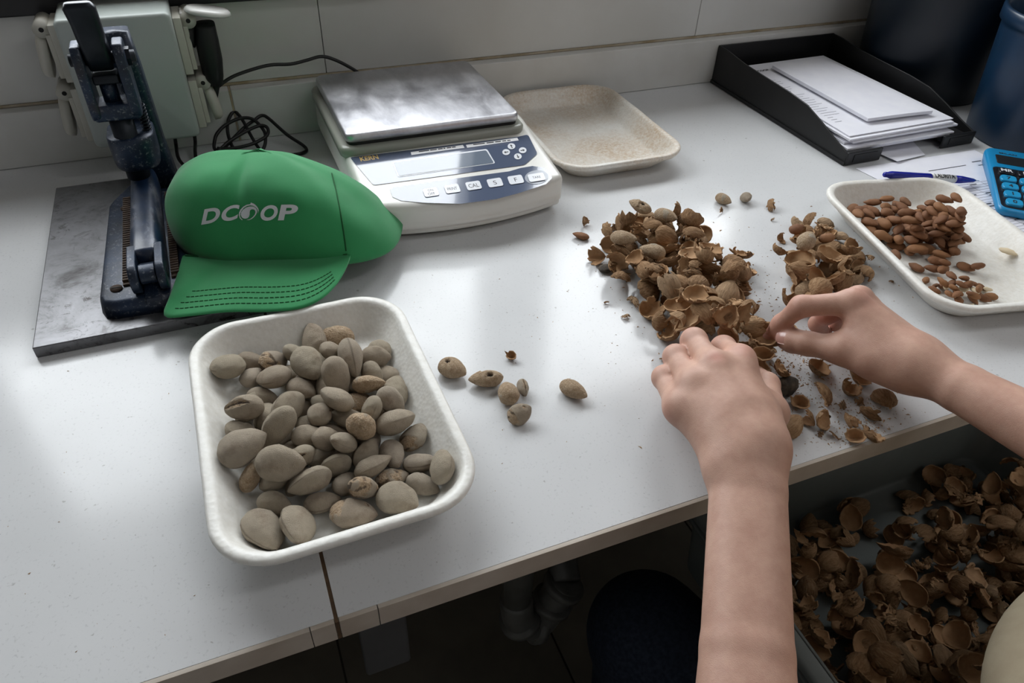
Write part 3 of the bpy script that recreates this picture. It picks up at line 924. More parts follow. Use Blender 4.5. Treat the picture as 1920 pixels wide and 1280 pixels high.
v, f = cyl(Vector((BX1 + .011, .768, .165)) - c0, Vector((BX1 + .022, .766, .163)) - c0, .016, .016, 24)
obj('plug_neck', v, f, m_rub, pl)
v, f = tube(smooth_path([PY(406, 154, .765) - c0, PY(405, 170, .765) - c0, PY(403, 189, .765) - c0], 5), [.0052 - .0026 * k / 10 for k in range(11)], 12)
obj('strain_relief', v, f, m_rub, pl)
CN = Vector((0, -0.5, 0.866))       # coil plane leaning against the upstand
CP = Vector((0, 0.742, 0.006))
def coil(px): return [ray_plane(340 + x / 5.053, 80 + y / 5.053, CP, CN) for x, y in px]
cb = empty('coiled_cable', (0.06, 0.74, 0))
tag(cb, 'thin black power cord coiled between the socket box and the scale', 'cord')
def cord(name, pts, r=.0024):
    v, f = tube([p - cb.location for p in smooth_path(pts, 7)], r, 8)
    obj(name, v, f, m_cord, cb)
run = [(408, 163, .768), (440, 142, .772), (500, 123, .778), (545, 120, .782), (575, 113, .786), (603, 106, .789), (630, 113, .792), (664, 131, .795), (690, 150, .7975)]
cord('cord_run', [PY(x, y, Y) for x, y, Y in run])
A_ = [(250, 1160), (300, 1100), (470, 930), (600, 800), (690, 735), (760, 690), (830, 720), (1000, 870), (1150, 970), (1187, 1030), (1140, 1090), (1050, 1110), (930, 1150)]
B_ = [(850, 1170), (800, 1100), (700, 960), (590, 760), (540, 690), (500, 665), (460, 720), (440, 800), (450, 900), (500, 1020), (580, 1080), (660, 1150)]
C_ = [(400, 1060), (325, 1035), (320, 970), (345, 890), (430, 805), (560, 745), (680, 752), (780, 850), (802, 940), (780, 1030), (700, 1090), (600, 1150)]
D_ = [(300, 1120), (400, 1030), (470, 970), (640, 870), (760, 825), (822, 850), (815, 920), (700, 990), (560, 1030), (420, 1045), (350, 1040)]
for k, q in enumerate((A_, B_, C_, D_)):
    pts = coil(q)
    n_ = len(pts)
    pts = [p + Vector((0, -.0015, .0028)) * k for p in pts]
    for i, p in enumerate(pts): p.z = max(p.z, .0028 + .001 * k)
    cord('cord_loop', pts)
cord('cord_tail', [PY(362, 236, .785), PY(366, 264, .785), PY(366, 285, .76), P(370, 305, .004), P(385, 318, .004)])
cord('cord_tail', [PY(326, 244, .785), PY(330, 272, .785), PY(334, 295, .75), P(345, 310, .004), P(365, 325, .004)])

# ================================================================ hand-lever nut press
t = NT('chipped_blue_enamel')
n = t.noise(260, 8, 0.75)
edge_ = t.new('ShaderNodeNewGeometry').outputs['Pointiness']
base = t.ramp(t.noise(30, 4), [(0.3, S((14, 24, 38))), (0.7, S((24, 44, 70)))])
chip = t.ramp(n, [(0.56, (0, 0, 0, 1)), (0.63, (1, 1, 1, 1))])
col = t.mix(chip, base, S((112, 116, 122)))
rust = t.ramp(t.noise(22, 5), [(0.62, (0, 0, 0, 1)), (0.75, (1, 1, 1, 1))])
col = t.mix(t.math('MULTIPLY', rust, .6), col, S((58, 46, 40)))
t.bump(n, .35, .0008)
m_enam = t.set(color=col, rough=0.38, metal=0.25, spec=.6)
t = NT('worn_dark_steel_plate')
n = t.noise(18, 8, .72, .4)
col = t.ramp(n, [(.30, S((60, 58, 57))), (.46, S((116, 116, 118))), (.7, S((134, 134, 137)))])
sc_ = t.ramp(t.noise(55, 8, .8, .8), [(.55, (0, 0, 0, 1)), (.60, (1, 1, 1, 1))])
edge_n = t.ramp(t.noise(4, 3), [(.42, (0, 0, 0, 1)), (.62, (1, 1, 1, 1))])
col = t.mix(t.math('MULTIPLY', sc_, edge_n), col, S((46, 40, 37)))
t.bump(n, .12, .0005)
m_plate = t.set(color=col, rough=0.40, metal=0.75)
t = NT('bar_worn_to_bare_metal')
n = t.noise(95, 9, 0.78, .3, stretch=(1.3, .5, 1.3))
base = t.ramp(t.noise(30, 4), [(0.3, S((14, 26, 44))), (0.7, S((26, 48, 78)))])
big = t.ramp(t.noise(26, 3, stretch=(1.6, .35, 1)), [(.40, (0, 0, 0, 1)), (.60, (1, 1, 1, 1))])
chip = t.math('MULTIPLY', t.ramp(n, [(0.49, (0, 0, 0, 1)), (0.55, (1, 1, 1, 1))]), big)
col = t.mix(chip, base, S((150, 152, 160)))
t.bump(n, .4, .0006)
m_bar = t.set(color=col, rough=0.34, metal=chip, spec=.6)
m_iron = simple('dark_blued_iron', (30, 36, 44), 0.38, metal=.5, c2=(22, 26, 33), scale=40, bump=.2, bscale=160)
m_rustt = simple('rusty_rack', (84, 66, 52), 0.7, metal=.3, c2=(60, 48, 40), scale=90)
pr = empty('lever_press', (-0.10, 0.53, 0))
tag(pr, 'blue cast-iron lever nut press bolted on a thick steel plate', 'press')
def pb_(name, x0, x1, y0, y1, z0, z1, mat, bev=.002, parent=None):
    return box(name, x0 + .10, x1 + .10, y0 - .53, y1 - .53, z0, z1, mat, parent or pr, bevel=bev)
def pp_(p): return Vector((p[0] + .10, p[1] - .53, p[2]))
pb_('base_slab', -.2115, .045, .368, .700, 0.0, .0125, m_plate, .0012)
# base casting with a rounded outline
out = [(-.150, .408), (-.146, .397), (-.136, .393), (-.072, .389), (-.064, .398), (-.060, .50), (-.056, .640), (-.062, .652), (-.120, .652), (-.140, .612), (-.144, .600)]
ring = lambda s_, z: [tuple(pp_((-.105 + (x + .105) * s_, .52 + (y - .52) * s_, z))) for x, y in out]
v, f = loft([ring(1.03, .0126), ring(1.0, .024), ring(.985, .0275), ring(.95, .029)])
bc = obj('base_casting', v, f, m_enam, pr)
for qx, qy in ((-.134, .418), (-.125, .585)):
    v, f = cyl(pp_((qx, qy, .0285)), pp_((qx, qy, .0306)), .0058, n=20)
    s1 = obj('screw_head', v, f, m_rustt, bc)
    mb = MB().box(-.0045, .0045, -.0006, .0006, 0, .0004)
    mb.v = [p + pp_((qx, qy, .0306)) for p in mb.v]
    mb.build('slot', m_hole, None).parent = bc
# serrated racks on the base either side of the bar
for rx_ in (-.1235, -.0775):
    mb = MB()
    for k in range(38):
        y = .425 + k * .0048
        mb.box(rx_ - .004, rx_ + .004, y, y + .0028, .028, .0335)
    mb.box(rx_ - .004, rx_ + .004, .42, .61, .028, .0312)
    mb.v = [pp_(p) for p in mb.v]
    mb.build('rack_teeth', m_rustt, bc)
# anvil bar: half-round, running back under the ram, forked at the front
rings = []
for y, w, zt in ((.432, .0165, .0585), (.437, .0172, .060), (.47, .0165, .061), (.55, .0155, .0615), (.60, .0150, .0615), (.622, .0148, .0610), (.626, .013, .059)):
    rr_ = []
    for k in range(17):
        a = PI * k / 16
        rr_.append(tuple(pp_((-.1 + w * math.copysign(abs(math.cos(a)) ** .55, math.cos(a)), y, .032 + (zt - .032) * abs(math.sin(a)) ** .6))))
    rings.append(rr_)
v, f = loft(rings)
bar = obj('anvil_bar', v, f, m_bar, pr)
for s_ in (-1, 1):
    mb = MB()
    outl = []
    for k in range(13):
        a = -PI / 2 - PI * k / 12
        outl.append((.408 + .016 * math.cos(a) * 1.0, .044 + .0165 * math.sin(a) * -1))
    outl = [(.446, .0285), (.446, .0595)] + [(.410 + .017 * math.cos(PI / 2 + PI * k / 12), .0435 + .016 * math.sin(PI / 2 + PI * k / 12)) for k in range(13)]
    x0_, x1_ = (-.117, -.1085) if s_ < 0 else (-.0915, -.083)
    n_ = len(outl)
    v = [tuple(pp_((x0_, y, z))) for y, z in outl] + [tuple(pp_((x1_, y, z))) for y, z in outl]
    f = [tuple(range(n_)), tuple(range(2 * n_ - 1, n_ - 1, -1))] + [(i, i + n_, (i + 1) % n_ + n_, (i + 1) % n_) for i in range(n_)]
    MB().add(v, f).build('fork_arm', m_enam, bar, bevel=.0015)
v, f = cyl(pp_((-.118, .411, .0435)), pp_((-.082, .411, .0435)), .006, n=20)
obj('pivot_pin', v, f, m_iron, bar)
# front lug inside the fork
outl = [(.432, .0285), (.432, .046)] + [(.412 + .0145 * math.cos(PI / 2 + PI * k / 12), .046 + .0095 * math.sin(PI / 2 + PI * k / 12)) for k in range(13)] + [(.3905, .0285), (.389, .014), (.43, .014)]
n_ = len(outl)
v = [tuple(pp_((-.1075, y, z))) for y, z in outl] + [tuple(pp_((-.0925, y, z))) for y, z in outl]
f = [tuple(range(n_)), tuple(range(2 * n_ - 1, n_ - 1, -1))] + [(i, i + n_, (i + 1) % n_ + n_, (i + 1) % n_) for i in range(n_)]
MB().add(v, f).build('pivot_lug', m_enam, bc, bevel=.0015)
# rear column: leaning web plate from the base up to the head
colp = [(-.087, .642, .028), (-.087, .655, .075), (-.0855, .655, .12), (-.0855, .650, .17), (-.086, .640, .212)]
rings = []
for (x, y, z), w, dp in zip(colp, (.024, .019, .0165, .0155, .014), (.018, .016, .015, .016, .013)):
    rings.append([tuple(pp_((x + a, y + b, z))) for a, b in rr(2 * w, 2 * dp, .006, 4)])
v, f = loft(rings)
cl = obj('column', v, f, m_enam, pr)
# boss that guides the ram
rings = []
for z, s_ in ((.073, .86), (.076, .93), (.082, .98), (.106, 1.0), (.1105, .985), (.112, .95)):
    rings.append([tuple(pp_((-.098 + a * s_, .612 + b * s_, z))) for a, b in rr(.050, .062, .019, 6)])
v, f = loft(rings)
obj('guide_boss', v, f, m_enam, cl)
# ram: shaft, fork, inner block
v, f = cyl(pp_((-.102, .598, .0615)), pp_((-.102, .598, .142)), .0125, n=28)
ram = obj('ram', v, f, m_iron, pr)
def yoke(x0_, x1_, name):
    outl = [(.5835, .136), (.614, .136), (.617, .145), (.617, .205), (.611, .2135), (.586, .2135), (.580, .205), (.580, .145)]
    n_ = len(outl)
    v = [tuple(pp_((x0_, y, z))) for y, z in outl] + [tuple(pp_((x1_, y, z))) for y, z in outl]
    f = [tuple(range(n_)), tuple(range(2 * n_ - 1, n_ - 1, -1))] + [(i, i + n_, (i + 1) % n_ + n_, (i + 1) % n_) for i in range(n_)]
    MB().add(v, f).build(name, m_enam, ram, bevel=.0022)
yoke(-.1275, -.1175, 'yoke_cheek'); yoke(-.0885, -.0775, 'yoke_cheek')
pb_('yoke_floor', -.1255, -.0795, .5825, .615, .134, .152, m_enam, .003, ram)
pb_('link_block', -.116, -.090, .588, .611, .172, .182, m_iron, .002, ram)
v, f = cyl(pp_((-.104, .600, .150)), pp_((-.104, .600, .174)), .0085, n=20)
obj('link_rod', v, f, m_enam, ram)
v, f = cyl(pp_((-.132, .598, .197)), pp_((-.069, .598, .197)), .0062, n=20)
pin = obj('yoke_pin', v, f, m_iron, ram)
v, f = cyl(pp_((-.0775, .598, .197)), pp_((-.0735, .598, .197)), .0098, n=6)
obj('nut', v, f, m_iron, pin, False)
# return spring beside the ram
pts = []
for k in range(130):
    a = k * .42
    pts.append(pp_((-.0795 + .0045 * math.cos(a), .6045 + .0045 * math.sin(a), .1115 + .032 * k / 129)))
v, f = tube(pts, .0009, 6)
obj('return_spring', v, f, m_iron, ram)
v, f = cyl(pp_((-.0795, .6045, .1115)), pp_((-.0795, .6045, .15)), .0026, n=12)
obj('spring_rod', v, f, m_iron, ram)
# hand lever
rings = []
for (x, y, z), w, dp in (((-.104, .600, .186), .0115, .009), ((-.104, .597, .200), .0135, .0125), ((-.1045, .594, .215), .0130, .0115), ((-.1045, .588, .235), .0138, .0085), ((-.105, .580, .252), .0148, .0075), ((-.105, .577, .2575), .0118, .0055)):
    rings.append([tuple(pp_((x + a, y + b, z))) for a, b in rr(2 * w, 2 * dp, .005, 5)])
v, f = loft(rings)
lv = obj('hand_lever', v, f, m_iron, pr)
# ================================================================ green cap
t = NT('green_twill')
wv = t.new('ShaderNodeTexWave'); wv.inputs['Scale'].default_value = 900; wv.inputs['Distortion'].default_value = 1.5
t.l(t.co(), wv.inputs['Vector'])
n = t.noise(12, 4)
col = t.ramp(n, [(.3, S((44, 130, 78))), (.7, S((54, 146, 90)))])
fz = t.ramp(t.noise(900, 2), [(.3, (0, 0, 0, 1)), (.7, (1, 1, 1, 1))])
col = t.mix(t.math('MULTIPLY', fz, .18), col, S((70, 150, 96)))
h = t.math('ADD', wv.outputs['Fac'], t.math('MULTIPLY', t.noise(1400, 2), .8))
t.bump(h, .25, .0004)
m_green = t.set(color=col, rough=.85, spec=.15, sheen=.25)
m_gseam = simple('green_stitch', (14, 84, 40), .9)
m_logo = simple('white_print', (206, 210, 214), .5)
CO = Vector((0.048, 0.492, 0.0))
CU = Vector((0.935, -0.355, 0)).normalized(); CV = Vector((-0.355, -0.935, 0)).normalized()   # across, forward
capE = empty('baseball_cap', CO)
tag(capE, 'green baseball cap with a white printed logo leaning by the press', 'cap')
def cap_pt(th, t_):
    """th: 0 = front, +90 = right (camera's right), t 0 rim -> 1 top"""
    s_, c = math.sin(th), math.cos(th)
    A = .131 if s_ > 0 else .120
    Bf = .093 if c > 0 else .060
    ex = .72
    u0 = A * math.copysign(abs(s_) ** ex, s_); v0 = Bf * math.copysign(abs(c) ** ex, c)
    rgt = max(0, s_) ** 2; lft = max(0, -s_) ** 2; frt = max(0, c) ** 2; bak = max(0, -c) ** 2
    n_ = 3.6 * frt + 1.95 * rgt + 2.7 * lft + 2.4 * bak
    zr = .032 * frt + .024 * rgt + .036 * lft + .018 * bak
    H = .119
    a = t_ * PI / 2
    r = math.cos(a) ** (2 / n_); z = math.sin(a) ** (2 / n_)
    # front leans back, right side slumps outwards
    u = u0 * (r * .96 + .04 * (1 - t_)) ; v = v0 * r
    u += .012 * rgt * math.sin(t_ * PI) * 0
    hz = zr + (H - zr) * z
    u -= .018 * z * 1.0
    v += -.010 * z * frt
    # slump of the roof to the right and back
    hz -= .020 * max(0, (u + .01) / .1) ** 2 * z if u > -.01 else 0
    hz -= .018 * max(0, -v / .06) * z
    if u < -.085: hz -= .10 * (-.085 - u) * z
    # soft wrinkles and the pinch at the top front
    w = mnoise.noise(Vector((u * 16, v * 16, hz * 10 + 3))) * .0045 * min(1, t_ * 3) + mnoise.noise(Vector((u * 40, v * 40, hz * 30))) * .0013 * min(1, t_ * 4)
    p = CO + CU * u + CV * v + Vector((0, 0, hz))
    nrm = (CU * s_ + CV * c * .8 + Vector((0, 0, .8 * t_))).normalized()
    p += nrm * w
    du_, dv_ = u + .028, v - .066
    p.z -= .009 * math.exp(-(du_ / .006) ** 2 - (dv_ / .035) ** 2) * (1 if t_ > .4 else t_ / .4)
    p.z += .004 * math.exp(-((du_ - .014) / .012) ** 2 - (dv_ / .03) ** 2) * (1 if t_ > .4 else t_ / .4)
    # brow crease low on the left front
    return p
NT_, NH_ = 128, 40
V, Fc = [], []
for j in range(NH_ + 1):
    tt = (j / NH_)
    for i in range(NT_):
        V.append(cap_pt(2 * PI * i / NT_, min(tt, .999)) - CO)
for j in range(NH_):
    for i in range(NT_):
        a, b = j * NT_ + i, j * NT_ + (i + 1) % NT_
        Fc.append((a, b, b + NT_, a + NT_))
Fc.append(tuple(NH_ * NT_ + i for i in range(NT_)))
crown = obj('crown', V, Fc, m_green, capE)
md = crown.modifiers.new('thickness', 'SOLIDIFY'); md.thickness = .0016; md.offset = -1
bvh = BVHTree.FromPolygons([tuple(Vector(v) + CO) for v in V], Fc)
def on_cap(px, py, lift=.0006):
    o_ = Vector(CC); d_ = (P(px, py, 0) - o_).normalized()
    h_ = bvh.ray_cast(o_, d_)
    if h_[0] is None: return None
    nn = h_[1] if h_[1].dot(d_) < 0 else -h_[1]
    return h_[0] + nn * lift
# brim
seam_c = smooth_path([P(343, 479, .034), P(400, 481, .036), P(470, 480, .038), P(560, 479, .040), P(656, 477, .041)], 10)
outer_c = smooth_path([P(342, 480, .033), P(330, 525, .030), P(317, 567, .0265), P(309, 592, .0225), P(318, 602, .0205), P(360, 600, .024), P(430, 594, .030), P(500, 593, .032), P(560, 586, .033), P(600, 568, .034), P(630, 538, .0355), P(648, 505, .038), P(657, 477, .041)], 8)
def resample(c, n):
    d = [0]
    for a, b in zip(c[:-1], c[1:]): d.append(d[-1] + (b - a).length)
    out = []
    for k in range(n):
        x = d[-1] * k / (n - 1); i = 0
        while i < len(d) - 2 and d[i + 1] < x: i += 1
        q = (x - d[i]) / max(1e-9, d[i + 1] - d[i]); out.append(c[i].lerp(c[i + 1], q))
    return out
NS, NB = 61, 24
sc2, oc2 = resample(seam_c, NS), resample(outer_c, NS)
def brim_pt(i, q):
    p = sc2[i].lerp(oc2[i], q)
    s_ = i / (NS - 1)
    p.z += .011 * math.sin(PI * s_) ** 1.2 * math.sin(PI * min(q, 1) * .5) * (1 - .35 * q)
    # tuck the inner edge under the crown
    return p
V, Fc = [], []
for lay in (0, 1):
    for j in range(NB + 1):
        for i in range(NS):
            q = -.08 + 1.08 * j / NB
            p = brim_pt(i, max(q, 0)) + (sc2[i] - oc2[i]) * max(0, -q)
            e_ = 1 - max(0, (j / NB - .94) / .06) ** 2 * .6
            V.append(p - CO - Vector((0, 0, .0036 * e_ * lay)) - (Vector((0, 0, .0006)) if (lay == 0 and j == NB) else Vector((0, 0, 0))))
n1_ = (NB + 1) * NS
for j in range(NB):
    for i in range(NS - 1):
        k = j * NS + i
        Fc.append((k + NS, k + NS + 1, k + 1, k)); Fc.append((k + n1_, k + 1 + n1_, k + NS + 1 + n1_, k + NS + n1_))
per = [NB * NS + i for i in range(NS)]
for a, b in zip(per[:-1], per[1:]): Fc.append((a, a + n1_, b + n1_, b))
for col_ in (0, NS - 1):
    for j in range(NB):
        a, b = j * NS + col_, (j + 1) * NS + col_
        Fc.append((a, b, b + n1_, a + n1_) if col_ == 0 else (b, a, a + n1_, b + n1_))
brim = obj('brim', V, Fc, m_green, capE)
for q in (.60, .69, .775, .86):
    pts = []
    for i in range(18, NS - 9):
        pts.append(brim_pt(i, q + .03 * math.sin(PI * i / NS)) - CO + Vector((0, 0, .0002)))
    mb = MB()
    for k in range(0, len(pts) - 1):
        a, b = pts[k], pts[k].lerp(pts[k + 1], .72)
        v, f = tube([a, b], .00055, 5); mb.add(v, f)
    o = mb.build('stitch_row', m_gseam, brim)
    o['kind'] = 'stuff'
# welt where brim meets crown, panel seam
v, f = tube([brim_pt(i, .015) - CO + Vector((0, 0, .0004)) for i in range(1, NS - 1)], .0011, 6)
obj('welt', v, f, m_gseam, brim)
pts = []
for x, y in ((618, 311), (622, 325), (628, 350), (634, 378), (640, 410), (645, 440), (649, 470)):
    p = on_cap(x, y, .0003)
    if p: pts.append(p - CO)
if len(pts) > 2:
    v, f = tube(smooth_path(pts, 5), .0008, 6); obj('panel_seam', v, f, m_gseam, crown)
# printed logo: letters mapped onto the crown
def cap_print(name, polys_v, polys_f, parent):
    bm = bmesh.new()
    vs_ = [bm.verts.new((x, y, 0)) for x, y in polys_v]
    for q in polys_f:
        try: bm.faces.new([vs_[i] for i in q])
        except ValueError: pass
    bmesh.ops.triangulate(bm, faces=bm.faces)
    for _ in range(2):
        bmesh.ops.subdivide_edges(bm, edges=[e for e in bm.edges if e.calc_length() > 5], cuts=1)
        bmesh.ops.triangulate(bm, faces=bm.faces)
    ok = True
    V, Fc = [], []
    bm.verts.index_update()
    for v_ in bm.verts:
        p = on_cap(v_.co.x, v_.co.y, .0007)
        V.append((p - CO) if p else Vector((0, 0, 0)))
    Fc = [tuple(q.index for q in f_.verts) for f_ in bm.faces]
    bm.free()
    return obj(name, V, Fc, m_logo, parent, True)
def letter(ch, cx, cy, w, h, skew=.22, slope=-.165):
    v, f = fit_text(ch, w, h, .035, 0, 6)
    pts = [(cx + x + y * skew, cy - y + slope * x) for x, y in v]
    return cap_print('logo_letter', pts, f, crown)
letter('D', 397, 404, 32, 29)
letter('C', 432, 399.5, 32, 29)
letter('O', 505, 399, 32, 29, slope=-.05)
letter('P', 541, 398, 33, 29, slope=-.02)
# swirl emblem in place of the third letter: ring, drop and leaf tip
def ann(cx, cy, r0, r1, a0, a1, n=40, sq=1.0):
    v, f = [], []
    for k in range(n + 1):
        a = math.radians(a0 + (a1 - a0) * k / n)
        v += [(cx + r0 * math.cos(a), cy + r0 * sq * math.sin(a)), (cx + r1 * math.cos(a), cy + r1 * sq * math.sin(a))]
    for k in range(n): f.append((2 * k, 2 * k + 1, 2 * k + 3, 2 * k + 2))
    return v, f
def zpx(pts): return [(430 + x / 21.34, 370 + y / 21.34) for x, y in pts]
swirl = zpx([(650, 850), (570, 835), (510, 790), (472, 700), (490, 600), (560, 500), (680, 410), (820, 362), (950, 362), (1050, 410), (1108, 490), (1120, 580), (1080, 680), (1000, 780), (900, 862), (800, 902), (690, 897),
             (800, 876), (880, 838), (960, 768), (1030, 680), (1055, 590), (1038, 520), (980, 477), (900, 475), (843, 520), (830, 600), (830, 680), (800, 770), (740, 830)])
tess = lambda pts: [tuple(q) for q in tessellate_polygon([[Vector((x, y, 0)) for x, y in pts]])]
cap_print('logo_swirl', swirl, tess(swirl), crown)
ringp = zpx([(520, 908), (430, 830), (393, 720), (410, 600), (470, 480), (580, 370), (700, 300), (850, 268), (868, 205), (1000, 258), (1090, 335), (1165, 440), (1185, 520), (1150, 645), (1157, 560), (1130, 470), (1060, 392), (950, 332), (850, 316), (720, 346), (600, 420), (510, 530), (455, 640), (443, 740), (470, 820), (545, 888)])
cap_print('logo_ring', ringp, tess(ringp), crown)
# ================================================================ nut, shell and kernel meshes
def fbm(p, f, o=3):
    s_, a = 0.0, 1.0
    for k in range(o):
        s_ += a * mnoise.noise(p * f); a *= .5; f *= 2.1
    return s_
def nut_profile(u):
    return max(0.0, (1 + u)) ** .52 * max(0.0, (1 - u)) ** .74 / 1.045
def sstep(a, b, x):
    t_ = min(1, max(0, (x - a) / (b - a))); return t_ * t_ * (3 - 2 * t_)
def make_nut(name, seed, mat, L=1.0, wid=.70, thk=.50, kind='hull', nu=44, nv=48, rough=.02, ridge=.05):
    """almond along +x (tip at +x), unit length; colour attribute: r shell showing, g dark opening"""
    off = Vector((seed * 3.7, seed * 1.9, seed * 5.3))
    V, Fc, A = [], [], []
    for i in range(nu + 1):
        a = PI * i / nu
        u = -math.cos(a)
        w = nut_profile(u) * wid / 2
        tz = nut_profile(u) * thk / 2 * (1 - .08 * u)
        for k in range(nv):
            ph = 2 * PI * k / nv
            c, s_ = math.cos(ph), math.sin(ph)
            rg = 1 + ridge * math.exp(-(s_ / .22) ** 2)
            p = Vector((u / 2, w * c * rg, tz * s_))
            n0 = Vector((0, c * tz, s_ * w)); n0 = n0.normalized() if n0.length > 1e-6 else Vector((u, 0, 0))
            dsp = rough * fbm(p + off, 4.0, 3) + rough * .25 * fbm(p + off, 22, 2)
            sh = dk = 0.0
            ln = (1 - sstep(.03, .075, abs(s_) + .02 * fbm(p + off, 9, 2))) * (1 if c > 0 else .5) * sstep(-.95, -.6, u) if kind == 'hull' else 0.0
            if kind == 'split':
                wv_ = .34 * sstep(-.9, -.3, u) * (1 - sstep(.35, .95, u)) * (1 + .5 * fbm(p + off, 7, 2))
                e = abs(s_) if c > 0 else 9
                sh = 1 - sstep(wv_ * .8, wv_, e) if wv_ > .03 else 0
                dk = 1 - sstep(wv_ * .22, wv_ * .45, e + .05 * fbm(p + off, 15, 2)) if wv_ > .06 else 0
                dsp -= .035 * sh + .03 * dk
                dsp += .02 * math.exp(-((e - wv_ * 1.1) / .1) ** 2) if wv_ > .03 else 0
            elif kind == 'patch':
                q = fbm(p + off, 3.0, 2) + (.55 if u < -.35 else -.25) - .1
                sh = sstep(.12, .2, q); dsp -= .022 * sh
                dk = .8 * sh * sstep(.28, .5, fbm(p + off * 2, 6, 2) + .2)
            elif kind == 'bare':
                q = fbm(p + off, 2.2, 2) - (.42)
                sh = 1 - sstep(.0, .06, q)
                dsp += .016 * (1 - sh)
                dsp -= .018 * sstep(.25, .5, fbm(p + off, 24, 1)) * sh
            elif kind == 'hole':
                sh = 1.0
                e = (Vector((u / 2 + .18, p.y - .02, 0))).length
                if s_ > 0:
                    dk = 1 - sstep(.055, .085, e + .04 * fbm(p + off, 12, 2)); dsp -= .09 * dk
                dsp -= .015 * sstep(.25, .5, fbm(p + off, 24, 1))
            elif kind == 'broken':
                q = u * .9 - .1 + .5 * fbm(p + off, 5, 2) + (.0 if s_ > 0 else 1)
                sh = 1
                br = 1 - sstep(.0, .08, abs(q) if s_ > 0 and u < .1 else 9)
                inn = (1 - sstep(.0, .06, q)) if (s_ > 0 and u < .25) else 0
                dsp -= .05 * inn
                e = (Vector((u / 2 + .12, p.y - .07, 0))).length
                dk = (1 - sstep(.06, .11, e + .05 * fbm(p + off, 10, 2))) if s_ > 0 else 0
                dsp -= .10 * dk
            p += n0 * dsp
            V.append(tuple(p * L)); A.append((sh, dk, ln, 1))
    for i in range(nu):
        for k in range(nv):
            a, b = i * nv + k, i * nv + (k + 1) % nv
            Fc.append((a, a + nv, b + nv, b))
    me = mesh_data(name, V, Fc, True, mat)
    at = me.attributes.new('tone', 'FLOAT_COLOR', 'POINT')
    at.data.foreach_set('color', [x for c in A for x in c])
    return me
# --- materials
t = NT('almond_hull_and_shell')
tone = t.attr('tone'); sep = t.new('ShaderNodeSeparateColor'); t.l(tone.outputs['Color'], sep.inputs[0])
sh, dk, sln = sep.outputs[0], sep.outputs[1], sep.outputs[2]
rnd = t.rnd()
hull = t.ramp(t.noise(5, 5, .6), [(.3, S((172, 156, 135))), (.55, S((196, 180, 157))), (.75, S((210, 194, 170)))])
tint = t.ramp(rnd, [(0.0, S((182, 162, 138))), (.35, S((204, 187, 162))), (.6, S((192, 179, 152))), (.85, S((212, 195, 175))), (1.0, S((168, 147, 124)))])
hull = t.mix(.55, hull, tint)
fz = t.ramp(t.noise(46, 4, .7), [(.35, (0, 0, 0, 1)), (.7, (1, 1, 1, 1))])
hull = t.mix(t.math('MULTIPLY', fz, .34), hull, S((206, 196, 178)))
blo = t.ramp(t.noise(3.2, 4, .6), [(.52, (0, 0, 0, 1)), (.72, (1, 1, 1, 1))])
hull = t.mix(t.math('MULTIPLY', blo, .45), hull, S((134, 104, 80)))
pit = t.ramp(t.voro(26), [(.10, (1, 1, 1, 1)), (.26, (0, 0, 0, 1))])
pitn = t.ramp(t.noise(9, 2), [(.42, (0, 0, 0, 1)), (.58, (1, 1, 1, 1))])
pit = t.math('MULTIPLY', pit, pitn)
shell = t.ramp(t.noise(8, 6, .7), [(.3, S((172, 140, 106))), (.55, S((206, 180, 148))), (.75, S((222, 202, 176)))])
shell = t.mix(t.math('MULTIPLY', pit, .75), shell, S((92, 62, 38)))
hull = t.mix(t.math('MULTIPLY', sln, .55), hull, S((96, 74, 54)))
col = t.mix(sh, hull, shell)
col = t.mix(dk, col, S((52, 34, 22)))
h1 = t.math('MULTIPLY', t.noise(60, 4, .7), t.math('SUBTRACT', 1.0, sh))
h2 = t.math('MULTIPLY', t.math('SUBTRACT', t.noise(24, 4, .6), pit), sh)
t.bump(t.math('ADD', h1, h2), .65, .022)
m_nut = t.set(color=col, rough=.85, spec=.2, sheen=.15)

def shell_mat(name, c1, c2, c3, stretch, scale, bump_, rnd_amt=.35):
    t = NT(name)
    n = t.noise(scale, 6, .65, .3, stretch=stretch)
    col = t.ramp(n, [(.28, S(c1)), (.5, S(c2)), (.75, S(c3))])
    r = t.rnd()
    tint = t.ramp(r, [(0, S((100, 74, 52))), (.4, S((158, 124, 92))), (.75, S((184, 150, 114))), (1, S((206, 184, 156)))])
    col = t.mix(rnd_amt, col, tint)
    t.bump(n, bump_, .0035)
    return t.set(color=col, rough=.8, spec=.2)
m_sh_out = shell_mat('shell_outside_fibrous', (82, 58, 38), (150, 117, 84), (194, 163, 128), (.45, 1.6, 1.6), 230, .9)
m_sh_in = shell_mat('shell_inside_smooth', (144, 108, 76), (172, 136, 100), (192, 160, 124), (1, 1, 1), 60, .15, .2)
t = NT('almond_skin')
n = t.noise(210, 5, .6, .2, stretch=(.18, 1.3, 1.3))
col = t.ramp(n, [(.28, S((84, 52, 32))), (.5, S((128, 86, 56))), (.78, S((166, 124, 88)))])
col = t.mix(.35, col, t.ramp(t.rnd(), [(0, S((100, 62, 42))), (.5, S((138, 94, 62))), (.85, S((170, 122, 78))), (1, S((88, 62, 48)))]))
t.bump(n, .5, .0008)
m_kern = t.set(color=col, rough=.6, spec=.3)
m_cream = simple('almond_white_flesh', (226, 212, 184), .6, c2=(206, 184, 146), scale=300)
m_stone = simple('dark_dried_hull', (50, 44, 38), .85, c2=(88, 78, 66), scale=160, bump=.8, bscale=260, bdist=.0012)

